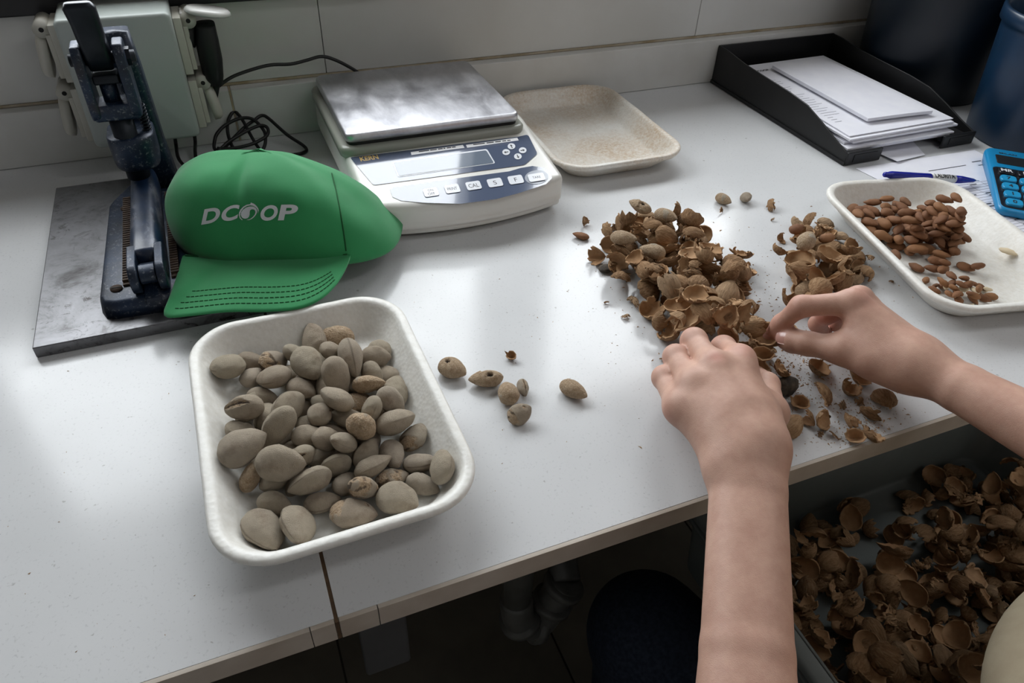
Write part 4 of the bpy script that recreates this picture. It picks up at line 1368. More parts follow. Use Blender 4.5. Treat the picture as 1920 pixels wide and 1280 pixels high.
rs = random.Random(21)
HULL = [make_nut('hull_almond', 1 + k, m_nut, 1, rs.uniform(.62, .80), rs.uniform(.44, .56), 'hull') for k in range(7)]
SPLIT = [make_nut('split_almond', 20 + k, m_nut, 1, rs.uniform(.58, .68), rs.uniform(.50, .58), 'split') for k in range(4)]
PATCH = [make_nut('patch_almond', 40 + k, m_nut, 1, rs.uniform(.66, .8), rs.uniform(.48, .58), 'patch') for k in range(4)]
BARE = [make_nut('bare_almond', 60 + k, m_nut, 1, rs.uniform(.62, .72), rs.uniform(.48, .56), 'bare', rough=.015) for k in range(4)]
HOLE = [make_nut('holed_almond', 80, m_nut, 1, .74, .56, 'hole', rough=.015)]
BROK = [make_nut('broken_almond', 90, m_nut, 1, .60, .5, 'broken', rough=.015)]
KERN = [make_nut('kernel', 100 + k, m_kern, 1, rs.uniform(.54, .62), rs.uniform(.34, .42), 'plain', 20, 18, .03, .0) for k in range(6)]

# --- heap: drop shapes onto a height field so that nothing interpenetrates
class Heap:
    def __init__(s, x0, x1, y0, y1, base, res=.0015):
        s.x0, s.y0, s.res = x0, y0, res
        s.nx, s.ny = int((x1 - x0) / res) + 2, int((y1 - y0) / res) + 2
        s.H = np.empty((s.nx, s.ny))
        for i in range(s.nx):
            for j in range(s.ny): pass
        gx = x0 + res * (np.arange(s.nx) + .5); gy = y0 + res * (np.arange(s.ny) + .5)
        s.H[:] = base(gx[:, None], gy[None, :])
    def cells(s, pts, x, y):
        i = np.clip(((pts[:, 0] + x - s.x0) / s.res).astype(int), 0, s.nx - 1)
        j = np.clip(((pts[:, 1] + y - s.y0) / s.res).astype(int), 0, s.ny - 1)
        return i, j
    def rest(s, pts, x, y):
        i, j = s.cells(pts, x, y)
        return float(np.max(s.H[i, j] - pts[:, 2]))
    def put(s, pts, x, y, z):
        i, j = s.cells(pts, x, y)
        np.maximum.at(s.H, (i, j), pts[:, 2] + z)
VC = {}
def verts_of(me):
    if me.name not in VC:
        a = np.empty(len(me.vertices) * 3); me.vertices.foreach_get('co', a); VC[me.name] = a.reshape(-1, 3)
    return VC[me.name]
def rot_np(q): return np.array(q.to_matrix())
def put_obj(name, me, q, scale, loc, label, cat, group, kind=None):
    o = link(name, me, None, loc)
    o.rotation_mode = 'QUATERNION'; o.rotation_quaternion = q; o.scale = scale if hasattr(scale, '__len__') else (scale,) * 3
    return tag(o, label, cat, group, kind)
def axis_quat(dirx, roll, pitch):
    """local +x along horizontal dir angle, rolled about its axis, pitched up"""
    return (Matrix.Rotation(dirx, 3, 'Z') @ Matrix.Rotation(-pitch, 3, 'Y') @ Matrix.Rotation(roll, 3, 'X')).to_quaternion()

# ================================================================ almonds in the foam tray
def tray_base(T, floor=.0064):
    cx, cy = T['c']; c, s_ = math.cos(T['rz']), math.sin(T['rz'])
    def fn(gx, gy):
        X = (gx - cx) * c + (gy - cy) * s_; Y = -(gx - cx) * s_ + (gy - cy) * c
        dx = T['w'] / 2 - np.abs(X); dy = T['h'] / 2 - np.abs(Y)
        d = np.minimum(dx, dy)
        corner = .034
        cc = np.where((dx < corner) & (dy < corner), corner - np.sqrt((corner - dx) ** 2 + (corner - dy) ** 2), d)
        d = np.minimum(d, cc)
        k = T['H'] / .036
        return np.interp(d, [-.02, -.0005, .0, .0025, .0065, .011, .0235, .0275, .032, .039], [0, 0, T['H'] + .001, T['H'] + .001, T['H'] + .001, T['H'] - .003, .0142, .0096, .0074, floor])
    return fn
# settled resting poses of the heaped almonds: kind, variant, length, location, rotation, list key
NUTS = [
('h',4,0.0322,(0.0197,0.1422,0.0132),(0.974,-0.016,0.099,0.205),None),
('h',6,0.0290,(-0.0036,0.1206,0.0124),(0.065,-0.360,0.929,-0.054),None),
('h',5,0.0290,(0.0405,0.1416,0.0149),(0.676,-0.325,-0.363,0.553),None),
('h',0,0.0293,(-0.0242,0.1041,0.0139),(0.900,0.299,-0.027,-0.317),None),
('h',1,0.0315,(-0.0260,0.1530,0.0136),(0.119,0.736,0.667,-0.017),None),
('h',1,0.0332,(0.0924,0.2472,0.0148),(0.623,0.177,-0.009,-0.762),None),
('h',6,0.0400,(0.0435,0.2440,0.0146),(0.879,0.024,0.107,-0.465),None),
('h',0,0.0365,(-0.0181,0.1992,0.0156),(0.221,0.690,0.672,0.157),None),
('h',5,0.0321,(0.0615,0.2199,0.0132),(0.991,0.072,0.104,0.037),None),
('h',1,0.0299,(-0.0233,0.1278,0.0147),(0.471,-0.233,0.134,0.840),None),
('h',6,0.0290,(0.0591,0.2634,0.0137),(0.270,0.035,0.298,0.915),(640, 262)),
('h',4,0.0290,(0.0704,0.2412,0.0153),(0.875,0.291,-0.029,0.386),(762, 300)),
('h',0,0.0290,(0.0494,0.2510,0.0302),(0.847,0.081,0.352,0.390),(628, 312)),
('h',1,0.0290,(0.0915,0.2184,0.0137),(0.515,-0.110,-0.078,0.846),(882, 352)),
('h',2,0.0290,(-0.0179,0.2263,0.0134),(0.953,0.169,0.033,-0.250),(357, 440)),
('h',4,0.0302,(-0.0322,0.2138,0.0179),(0.127,0.893,0.249,0.353),(378, 497)),
('h',1,0.0290,(0.0169,0.1800,0.0129),(0.018,-0.984,-0.147,0.103),(556, 545)),
('h',3,0.0291,(0.0578,0.1455,0.0133),(0.741,0.070,-0.005,-0.668),(795, 605)),
('h',3,0.0290,(-0.0022,0.1544,0.0131),(0.832,0.035,0.177,0.524),(448, 732)),
('h',2,0.0290,(0.0329,0.1060,0.0133),(0.960,-0.019,0.143,0.240),(700, 785)),
('p',0,0.0290,(0.0663,0.0985,0.0132),(0.055,0.993,0.081,-0.063),(905, 778)),
('h',2,0.0290,(-0.0231,0.2580,0.0133),(0.862,-0.060,0.108,0.492),(310, 355)),
('h',6,0.0290,(0.0094,0.2042,0.0121),(0.993,0.091,0.067,-0.042),(505, 470)),
('h',2,0.0290,(0.0309,0.1624,0.0135),(0.994,0.046,0.093,-0.033),(630, 600)),
('h',5,0.0290,(-0.0093,0.1751,0.0127),(0.882,-0.097,0.133,0.443),(420, 600)),
('h',0,0.0290,(0.0098,0.0944,0.0132),(0.092,0.995,-0.007,-0.036),(600, 870)),
('h',3,0.0290,(0.0526,0.1261,0.0179),(0.753,0.517,0.007,0.407),(770, 650)),
('h',3,0.0290,(0.0118,0.1560,0.0242),(0.986,0.019,0.063,-0.155),(560, 650)),
('h',6,0.0392,(0.0379,0.2831,0.0197),(0.692,-0.134,-0.382,0.598),(572, 215)),
('h',5,0.0290,(-0.0209,0.2805,0.0126),(0.958,0.131,0.086,-0.239),(305, 290)),
('h',1,0.0415,(-0.0410,0.2676,0.0246),(0.703,-0.114,0.181,0.678),(235, 367)),
('p',3,0.0330,(-0.0019,0.2699,0.0156),(0.910,0.199,0.285,0.226),(375, 320)),
('h',4,0.0290,(0.0873,0.2351,0.0236),(0.938,0.327,0.017,-0.111),(825, 275)),
('h',0,0.0305,(0.0786,0.2122,0.0216),(0.423,-0.621,0.651,-0.107),(835, 312)),
('h',6,0.0290,(0.0113,0.2517,0.0121),(0.991,-0.009,0.069,0.112),(465, 347)),
('h',0,0.0398,(0.0919,0.1896,0.0172),(0.846,0.157,0.018,0.509),(888, 438)),
('b',0,0.0290,(0.0735,0.1684,0.0144),(0.877,0.406,-0.005,-0.256),(980, 462)),
('s',2,0.0377,(-0.0340,0.1975,0.0332),(0.313,-0.035,0.533,0.785),(283, 540)),
('h',4,0.0415,(-0.0372,0.1782,0.0196),(0.748,-0.370,0.195,-0.515),(265, 650)),
('p',2,0.0311,(0.0946,0.1341,0.0151),(0.893,-0.171,-0.112,0.402),(980, 592)),
('h',0,0.0299,(0.0919,0.1050,0.0146),(0.264,0.955,-0.134,-0.002),(990, 720)),
('h',5,0.0290,(0.0876,0.0842,0.0126),(0.928,0.091,0.030,-0.361),(997, 815)),
('h',1,0.0415,(-0.0347,0.0793,0.0182),(0.214,0.774,-0.575,-0.158),(357, 1003)),
('h',4,0.0415,(-0.0113,0.0732,0.0205),(0.385,0.534,-0.730,-0.183),(458, 1045)),
('h',0,0.0356,(0.0040,0.1077,0.0251),(0.054,0.078,-0.618,-0.780),(588, 1040)),
('p',2,0.0372,(0.0298,0.0738,0.0156),(0.967,-0.142,0.047,-0.205),(757, 1010)),
('h',3,0.0362,(0.0644,0.0724,0.0197),(0.914,0.050,-0.069,-0.397),(945, 890)),
('p',0,0.0332,(0.0425,0.0903,0.0201),(0.755,-0.438,0.366,0.324),(805, 902)),
('h',1,0.0318,(0.0240,0.1223,0.0175),(0.163,-0.153,0.607,0.762),(640, 922)),
('s',1,0.0338,(-0.0017,0.1339,0.0252),(0.170,-0.212,0.373,0.887),(475, 905)),
('b',1,0.0290,(-0.0371,0.1327,0.0215),(0.846,-0.262,-0.459,0.069),(410, 857)),
('h',0,0.0305,(0.0253,0.1436,0.0286),(0.871,0.302,0.385,0.043),(525, 810)),
('h',3,0.0410,(-0.0388,0.1527,0.0348),(0.148,-0.978,-0.062,-0.132),(353, 775)),
('b',3,0.0368,(0.0592,0.2846,0.0163),(0.232,-0.077,-0.307,0.920),(665, 150)),
('h',2,0.0415,(0.0638,0.2292,0.0333),(0.449,0.542,-0.409,-0.580),(800, 197)),
('h',3,0.0328,(0.0206,0.2671,0.0172),(0.857,-0.320,0.368,-0.164),(455, 300)),
('h',0,0.0327,(0.0368,0.2167,0.0173),(0.438,-0.600,-0.636,0.206),(700, 290)),
('h',4,0.0305,(0.0221,0.2290,0.0128),(0.830,0.115,0.033,-0.544),(545, 275)),
('h',3,0.0378,(-0.0059,0.2383,0.0248),(0.457,-0.165,0.157,0.860),(260, 452)),
('h',4,0.0290,(0.0160,0.2161,0.0223),(0.919,0.013,0.090,-0.384),(575, 328)),
('h',6,0.0394,(0.0019,0.1912,0.0276),(0.765,0.520,0.283,0.254),(433, 523)),
('h',5,0.0415,(-0.0110,0.1644,0.0338),(0.367,0.103,0.689,-0.616),(353, 647)),
('s',2,0.0296,(0.0236,0.1753,0.0279),(0.253,0.520,0.809,0.104),(495, 625)),
('h',3,0.0290,(0.0301,0.1941,0.0175),(0.267,0.308,0.677,0.613),(575, 475)),
('h',5,0.0336,(0.0724,0.1206,0.0154),(0.111,-0.719,0.654,-0.206),(893, 655)),
('h',2,0.0296,(0.0352,0.1303,0.0348),(0.411,0.239,-0.875,0.095),(620, 828)),
('s',0,0.0415,(0.0468,0.2081,0.0330),(0.738,0.178,0.549,-0.350),(748, 228)),
('b',2,0.0343,(0.0575,0.1914,0.0145),(0.940,-0.123,0.104,0.301),(690, 367)),
('b',2,0.0303,(0.0720,0.1966,0.0281),(0.862,-0.477,0.022,-0.169),(815, 372)),
('h',2,0.0415,(0.0259,0.2369,0.0316),(0.779,0.126,-0.058,-0.612),(435, 410)),
('h',6,0.0392,(0.0407,0.1799,0.0368),(0.118,-0.591,-0.706,0.373),(545, 378)),
('h',5,0.0309,(0.0452,0.1698,0.0205),(0.109,-0.250,-0.962,0.022),(660, 455)),
('s',2,0.0307,(0.0849,0.1683,0.0286),(0.383,-0.799,0.360,0.294),(793, 475)),
('h',1,0.0309,(0.0643,0.1580,0.0326),(0.501,0.066,0.854,-0.125),(700, 550)),
('h',3,0.0415,(0.0838,0.1476,0.0243),(0.861,-0.399,0.094,0.302),(893, 552)),
('b',3,0.0399,(0.0520,0.1406,0.0354),(0.043,0.625,0.490,-0.606),(670, 663)),
('h',4,0.0394,(-0.0136,0.1232,0.0366),(0.336,-0.921,0.187,-0.054),(545, 720)),
('h',4,0.0350,(0.1043,0.0872,0.0258),(0.666,-0.380,-0.246,0.593),(765, 752)),
('h',5,0.0331,(0.0541,0.1083,0.0229),(0.921,-0.362,-0.043,0.137),(825, 780))]
GRP = 'almonds heaped in the foreground tray'
LBL = {'h': 'grey-beige almond in closed hull at the %s of the foreground tray heap', 's': 'almond with split gaping hull at the %s of the foreground tray heap',
       'p': 'almond with torn brown-patched hull at the %s of the foreground tray heap', 'b': 'bare pitted tan almond at the %s of the foreground tray heap'}
SPECIAL = {(670, 663): 'largest bare pitted almond in the middle of the tray heap', (357, 1003): 'hulled almond standing leftmost in the front row of the tray',
           (458, 1045): 'hulled almond with its tip pointing at the tray front, second in the front row', (588, 1040): 'hulled almond leaning third from left in the front row of the tray',
           (757, 1010): 'hulled almond lying at the right end of the front row of the tray', (665, 150): 'bare pitted almond farthest back in the tray heap', (748, 228): 'split almond lying open-mouthed near the back of the tray heap',
           (980, 462): 'bare brown almond lodged against the right wall of the tray', (990, 720): 'plump round hulled almond by the right wall of the tray', (235, 367): 'large hulled almond by the left wall near the back of the tray'}
for kd, fi, Lm, loc, q, key in NUTS:
    fam = {'h': HULL, 's': SPLIT, 'p': PATCH, 'b': BARE}[kd]
    X, Y = loc[0] - T1['c'][0], loc[1] - T1['c'][1]
    lay = ' in the top layer' if loc[2] > .026 else ''
    reg = ('back ' if Y > .045 else 'front ' if Y < -.045 else 'middle ') + ('left' if X < -.03 else 'right' if X > .03 else 'centre')
    lab = SPECIAL.get(key) if key else None
    put_obj('almond', fam[fi], Quaternion(q), Lm, loc, lab or (LBL[kd] % reg).replace('almond', 'upper-layer almond' if lay else 'almond', 1), 'almond', GRP)

# ================================================================ loose almonds on the worktop
top = Heap(.10, 1.02, -.0, .56, lambda gx, gy: np.zeros(np.broadcast(gx, gy).shape), .0015)
def place_px(me, name, px, py, Lm, ang, roll, pitch, label, cat, group=None, hp=None, sink=.0004):
    hp = hp or top
    a = math.radians(ang)
    va = P(px + 20 * math.cos(a), py - 20 * math.sin(a), .008) - P(px - 20 * math.cos(a), py + 20 * math.sin(a), .008)
    q = axis_quat(math.atan2(va.y, va.x), roll, pitch)
    pts = (verts_of(me) * Lm) @ rot_np(q).T
    zz = .008
    lim_ = .03 if hp is top else .018
    for it in range(3):
        w = P(px, py, min(zz, lim_)); zz = hp.rest(pts, w.x, w.y)
    if hp is not top:
        for it in range(16):
            if zz < .020: break
            w = w.lerp(Vector((T2['c'][0], T2['c'][1], w.z)), .04); zz = hp.rest(pts, w.x, w.y)
    zz -= sink
    hp.put(pts, w.x, w.y, zz)
    return put_obj(name, me, q, Lm, (w.x, w.y, zz), label, cat, group)
BARE_L = make_nut('bare_almond', 160, m_nut, 1, .62, .5, 'hole', rough=.012)
PIT2 = [make_nut('pitted_almond', 170 + k, m_nut, 1, (.60, .64, .74)[k], (.5, .56, .66)[k], 'bare', rough=.012) for k in range(3)]
place_px(HOLE[0], 'almond', 849, 690, .0305, -25, .1, .0, 'brown shelled almond with a small dark hole beside the tray', 'almond', 'loose almonds on the worktop')
place_px(BROK[0], 'almond', 911, 708, .0335, 185, .15, .0, 'broken almond showing a hollow, between tray and hands', 'almond', 'loose almonds on the worktop')
place_px(PIT2[2], 'almond', 953, 735, .027, 105, .1, .0, 'pale pear-shaped almond in the small cluster beside the tray', 'almond', 'loose almonds on the worktop')
place_px(SPLIT[1], 'almond', 981, 727, .021, -70, 1.3, .0, 'small dark brown split almond behind the pale pear-shaped one', 'almond', 'loose almonds on the worktop')
place_px(PATCH[2], 'almond', 975, 775, .024, 20, .6, .35, 'round cracked almond nearest the viewer in the loose cluster', 'almond', 'loose almonds on the worktop')
place_px(PIT2[0], 'almond', 1076, 730, .0300, -28, .1, .0, 'single pitted tan almond alone between the cluster and the hand', 'almond', 'loose almonds on the worktop')
place_px(PIT2[1], 'almond', 1357, 373, .0245, -25, .2, 0, 'tan almond alone behind the left shell pile', 'almond', 'loose almonds on the worktop')
place_px(HULL[2], 'almond', 1399, 370, .0235, -75, .5, .2, 'upright brown almond half behind the left shell pile', 'almond', 'loose almonds on the worktop')

# ================================================================ broken shells
def make_shell(name, seed, kind, mats):
    r = random.Random(seed)
    off = Vector((seed * 2.3, seed * 4.1, seed * 1.7))
    L, W, T = r.uniform(.029, .036), r.uniform(.020, .025), r.uniform(.016, .020)
    th = r.uniform(.0010, .0016)
    nu, nv = (18, 16)
    closed = kind == 'cup'
    if kind == 'half': u0, u1, p0, p1 = -1, 1, 0, PI
    elif kind == 'partial': u0, u1, p0, p1 = -1, r.uniform(.1, .5), -.1, PI + .1
    elif kind == 'cup': u0, u1, p0, p1 = -1, r.uniform(-.45, -.05), 0, 2 * PI
    elif kind == 'tipcup': u0, u1, p0, p1 = r.uniform(-.1, .2), 1, .1, PI + .9
    elif kind == 'strip': u0, u1, p0, p1 = r.uniform(-.9, -.6), r.uniform(.5, .9), .6, r.uniform(1.5, 1.9)
    else:
        u0 = r.uniform(-.8, -.2); u1 = u0 + r.uniform(.5, .9); p0 = r.uniform(.2, .9); p1 = p0 + r.uniform(.9, 1.6)
    rag = .40 if kind != 'half' else .24
    def pt(u, ph, d):
        w = nut_profile(u); c, s_ = math.cos(ph), math.sin(ph)
        p = Vector((u * L / 2, w * W / 2 * c * (1 + .06 * math.exp(-(s_ / .2) ** 2)), w * T / 2 * s_))
        n0 = Vector((u * .25 / L, c / W, s_ / T)); n0.normalize()
        k = fbm(Vector((p.x * 70, p.y * 190, p.z * 190)) + off, 1.0, 3) * .0008 + fbm(p * 45 + off, 1.0, 2) * .0010
        return p + n0 * (k - d)
    rings = []
    V, Fm, Fc = [], [], []
    M_ = nv if closed else nv + 1
    for lay in (0, 1):
        for i in range(nu + 1):
            for k in range(M_):
                s_ = i / nu; q = k / nv
                e0 = rag * fbm(off + Vector((q * 5 if not closed else math.cos(q * 2 * PI) * 1.6, math.sin(q * 2 * PI) * 1.6 if closed else 3, 0)), 1.9, 4)
                e1 = rag * fbm(off + Vector((9 + (q * 5 if not closed else math.cos(q * 2 * PI) * 1.8), math.sin(q * 2 * PI) * 1.8 if closed else 7, 0)), 1.5, 3)
                a0 = u0 + (e0 if u0 > -1 else 0); a1 = u1 + (e1 if u1 < 1 else 0)
                u = a0 + (a1 - a0) * s_
                u = max(-1, min(1, u))
                if u0 <= -1: u = -1 + (u + 1) * (1 if s_ > .15 else 1)
                f0 = rag * 1.2 * fbm(off + Vector((u * 3, 20, 0)), 1.2, 3); f1 = rag * 1.2 * fbm(off + Vector((u * 3, 31, 0)), 1.2, 3)
                ph = (p0 + f0) + (p1 + f1 - p0 - f0) * q if not closed else 2 * PI * q
                V.append(pt(u, ph, lay * th))
    n1_ = (nu + 1) * M_
    for i in range(nu):
        for k in range(nv):
            a, b = i * M_ + k, i * M_ + (k + 1) % M_
            Fc.append((a, a + M_, b + M_, b)); Fm.append(0)
            Fc.append((a + n1_, b + n1_, b + M_ + n1_, a + M_ + n1_)); Fm.append(1)
    per = []
    if closed: loops = [[(nu) * M_ + k for k in range(M_)], list(reversed([k for k in range(M_)]))] if u0 > -1 else [[nu * M_ + k for k in range(M_)]]
    else: loops = [[k for k in range(M_)] + [i * M_ + nv for i in range(1, nu + 1)] + [nu * M_ + k for k in range(nv - 1, -1, -1)] + [i * M_ for i in range(nu - 1, 0, -1)]]
    for lp in loops:
        for a, b in zip(lp, lp[1:] + lp[:1]): Fc.append((a, b, b + n1_, a + n1_)); Fm.append(1)
    # centre
    c = sum(V, Vector()) / len(V)
    V = [v - c for v in V]
    bm = bmesh.new()
    me = mesh_data(name, V, Fc, True, mats, Fm)
    bm.from_mesh(me)
    bmesh.ops.recalc_face_normals(bm, faces=bm.faces)
    for e in bm.edges:
        if len(e.link_faces) == 2 and e.link_faces[0].material_index != e.link_faces[1].material_index: e.smooth = False
    bm.to_mesh(me); bm.free()
    return me
SHM = [m_sh_out, m_sh_in]
SH = {}
for kind, n in (('half', 6), ('partial', 5), ('cup', 4), ('tipcup', 3), ('strip', 3), ('chip', 6)):
    SH[kind] = [make_shell('shell_' + kind, 300 + 17 * k + len(kind) * 5, kind, SHM) for k in range(n)]
KINDS = ['half'] * 12 + ['partial'] * 10 + ['cup'] * 5 + ['tipcup'] * 4 + ['strip'] * 2 + ['chip'] * 4
rp_ = random.Random(11)
def rand_quat(r, up=None):
    if up is None:
        m_ = r.random()
        if m_ < .42: base = 0
        elif m_ < .80: base = PI
        else: base = r.choice([PI / 2, -PI / 2])
    else: base = up
    return (Matrix.Rotation(r.uniform(0, 2 * PI), 3, 'Z') @ Matrix.Rotation(base + r.gauss(0, .55), 3, 'X') @ Matrix.Rotation(r.gauss(0, .42), 3, 'Y')).to_quaternion()
def inside(poly, x, y):
    c = False; n = len(poly)
    for i in range(n):
        x1, y1 = poly[i]; x2, y2 = poly[(i + 1) % n]
        if (y1 > y) != (y2 > y) and x < (x2 - x1) * (y - y1) / (y2 - y1) + x1: c = not c
    return c
def drop_shell(hp, px, py, z0, r, label, group, kind=None, scale=None, q=None, tries=4, sink=.0034, conv=None):
    best = None
    for tr in range(tries):
        kd = kind or r.choice(KINDS); me = r.choice(SH[kd])
        sc2_ = scale or r.uniform(.92, 1.22)
        qq = q or rand_quat(r)
        pts = (verts_of(me) * sc2_) @ rot_np(qq).T
        zz = z0
        for it in range(2):
            w = P(px, py, zz) if conv is None else conv
            zz = hp.rest(pts, w.x, w.y)
        if best is None or zz < best[0]: best = (zz, me, qq, sc2_, pts, w)
    zz, me, qq, sc2_, pts, w = best
    zz = max(zz - sink, (0.0002 if hp is top else -.2472) - float(pts[:, 2].min()))
    hp.put(pts, w.x, w.y, zz)
    return me, qq, sc2_, Vector((w.x, w.y, zz))
LIT = {}
def pile(hp, poly, n, label, group, seed, z0=.006, nlit=0, litlabel=''):
    r = random.Random(seed)
    xs = [p[0] for p in poly]; ys = [p[1] for p in poly]
    pts = []
    while len(pts) < n:
        x, y = r.uniform(min(xs), max(xs)), r.uniform(min(ys), max(ys))
        if not inside(poly, x, y): continue
        if pts and min((x - a) ** 2 + ((y - b) * 1.3) ** 2 for a, b in pts[-40:]) < 60: continue
        pts.append((x, y))
    LV, LF, LM_ = [], [], []
    for n_i, (x, y) in enumerate(pts):
        kd_ = r.choice(KINDS)
        me, q, s_, loc = drop_shell(hp, x, y, z0, r, label, group, kd_, tries=5)
        if n_i < nlit:
            k0 = len(LV); LV += (verts_of(me) * s_ @ rot_np(q).T + np.array(loc)).tolist()
            for p_ in me.polygons:
                LF.append(tuple(k0 + i for i in p_.vertices)); LM_.append(p_.material_index)
            if n_i == nlit - 1: tag(obj('shell_litter', LV, LF, SHM, None, True, fmat=LM_), litlabel, 'almond shells', kind='stuff')
            continue
        cxm, cym = sum(xs) / len(xs), sum(ys) / len(ys)
        reg = ('back ' if y < cym - 22 else 'front ' if y > cym + 22 else 'middle ') + ('left' if x < cxm - 30 else 'right' if x > cxm + 30 else 'centre')
        put_obj('almond_shell', me, q, s_, loc, SHN[kd_] + label % reg, 'almond shell', group)
def lump(name, px, py, size, label, cat, seed, flat=1.0):
    bm = bmesh.new(); bmesh.ops.create_icosphere(bm, subdivisions=3, radius=1)
    off = Vector((seed, seed * 2, 1))
    for v in bm.verts:
        k = 1 + .28 * fbm(v.co + off, 1.1, 3)
        v.co = Vector((v.co.x * k * size[0], v.co.y * k * size[1], v.co.z * k * size[2] * flat))
    me = bpy.data.meshes.new(name); bm.to_mesh(me); bm.free()
    me.polygons.foreach_set('use_smooth', [True] * len(me.polygons)); me.materials.append(m_stone)
    pts = verts_of(me); zz = size[2]
    w = P(px, py, zz); zz = top.rest(pts, w.x, w.y) - .0004
    top.put(pts, w.x, w.y, zz)
    return tag(link(name, me, None, (w.x, w.y, zz)), label, cat)
lump('dried_hull_lump', 1471, 722, (.0125, .0105, .0095), 'dark knobbly dried hull lump between the two hands', 'dried hull', 4)
lump('dried_hull_flake', 1136, 503, (.0085, .007, .0035), 'dark flake of dried hull left below the left pile', 'dried hull', 9)
lump('dried_hull_flake', 1318, 592, (.008, .007, .006), 'blackish lump at the lower edge of the left pile', 'dried hull', 13)

SHN = {'half': 'half almond shell ', 'partial': 'broken open almond shell ', 'cup': 'cup-shaped shell end ', 'tipcup': 'pointed shell tip ', 'strip': 'narrow shell sliver ', 'chip': 'small shell chip '}
A_poly = [(1118, 452), (1150, 418), (1185, 410), (1240, 400), (1300, 400), (1318, 430), (1310, 452), (1345, 470), (1400, 480), (1420, 505), (1410, 545), (1385, 575), (1330, 590), (1265, 578), (1222, 545), (1208, 486), (1135, 468)]
pile(top, A_poly, 132, 'at the %s of the larger left shell pile', 'shells in the left pile', 31, nlit=36, litlabel='bottom layer of broken shells under the larger left pile')
B_poly = [(1490, 425), (1520, 408), (1545, 415), (1600, 462), (1628, 492), (1612, 530), (1560, 545), (1490, 548), (1488, 500), (1498, 460)]
pile(top, B_poly, 62, 'at the %s of the shell pile by the kernel tray', 'shells in the pile by the kernel tray', 32, nlit=16, litlabel='bottom layer of broken shells under the pile by the kernel tray')
C_poly = [(1340, 592), (1390, 598), (1440, 620), (1440, 660), (1425, 668), (1395, 640), (1360, 622)]
pile(top, C_poly, 16, 'at the %s of the shell trail to the fingertips', 'shells in the trail to the fingers', 33)
singles = [(1096, 413, 'tipcup', 'jagged shell scrap at the far left tip of the left pile'), (1445, 383, 'strip', 'thin curved sliver of hull behind the shell piles'),
    (1353, 393, 'chip', 'small shell chip below the lone almond behind the pile'), (1448, 411, 'chip', 'tiny shell crumb between the two piles near the wall side'),
    (1465, 447, 'tipcup', 'small pointed shell cup left of the pile by the kernel tray'), (1452, 497, 'partial', 'curved open shell lying between the two piles'),
    (1433, 523, 'tipcup', 'small pointed shell cup below the curved shell between the piles'), (1137, 566, 'chip', 'small ragged crumb left below the left pile'),
    (1188, 563, 'strip', 'narrow splinter of shell below the left pile'), (1174, 592, 'chip', 'small triangular chip lowest left of the left pile'), (1258, 598, 'chip', 'reddish crumb just below the left pile'),
    (959, 668, 'cup', 'small hollow shell cup alone above the almond cluster'),
    (1432, 655, 'cup', 'ribbed shell held at the right fingertips'), (1445, 672, 'chip', 'shell crumb beneath the right fingertips'),
    (1506, 740, 'cup', 'round cup-shaped shell beside the dark lump'), (1535, 690, 'half', 'dark half shell under the right palm'), (1545, 735, 'half', 'half shell below the right palm'),
    (1460, 707, 'partial', 'thin flat shell piece left of the dark lump'), (1610, 700, 'half', 'brown shell under the heel of the right hand'), (1600, 715, 'partial', 'broken shell in the shade of the right wrist'),
    (1660, 745, 'half', 'large shell lying nearest the right wrist'), (1632, 768, 'partial', 'bowl-like shell in front of the right wrist'), (1612, 752, 'chip', 'flat chip in front of the right wrist'),
    (1522, 780, 'tipcup', 'leftmost of the small shell pair near the worktop edge'), (1546, 778, 'partial', 'right one of the small shell pair near the worktop edge'), (1592, 786, 'tipcup', 'shell scrap behind the round cup near the edge'),
    (1610, 800, 'cup', 'round hollow shell cup near the worktop edge'), (1640, 806, 'partial', 'curved shell right of the round cup at the edge'), (1564, 815, 'chip', 'light triangular shell chip near the worktop edge'),
    (1483, 795, 'half', 'striped shell tucked against the left wrist'), (1425, 690, 'half', 'smooth shell peeking out beside the left hand'), (1630, 488, 'strip', 'dark shell with a stalk at the right tip of the pile by the tray'),
    (1672, 527, 'chip', 'small crumb between the hand and the kernel tray'), (1586, 590, 'chip', 'small chip seen through the curl of the right hand'), (1330, 612, 'chip', 'pale chip just beyond the left fingertips'), (1352, 618, 'chip', 'curved pale chip beyond the left knuckles'),
    (1548, 792, 'chip', 'tiny chip under the shell pair near the edge'), (1580, 760, 'chip', 'brown flake between cup and wrist')]
r3 = random.Random(77)
for px, py, kd, lb_ in singles:
    up_ = {'cup': -PI / 2 * 0, 'half': r3.choice([0, PI]), 'chip': 0, 'strip': 0, 'partial': PI, 'tipcup': PI}[kd]
    if kd == 'cup':
        q = (Matrix.Rotation(r3.uniform(3.6, 4.6), 3, 'Z') @ Matrix.Rotation(-PI / 2 + .5, 3, 'Y')).to_quaternion()
    else: q = rand_quat(r3, up_)
    scl = {'chip': .62, 'cup': .88, 'strip': .9, 'tipcup': .7, 'half': .95, 'partial': .85}[kd]
    if 'crumb' in lb_ or 'tiny' in lb_: scl = .42
    if 'alone above' in lb_: scl = .6
    me, q, s_, loc = drop_shell(top, px, py, .004, r3, '', None, kd, scl, q, 3, .0005)
    put_obj('almond_shell', me, q, s_, loc, lb_, 'almond shell', 'single shells on the worktop')
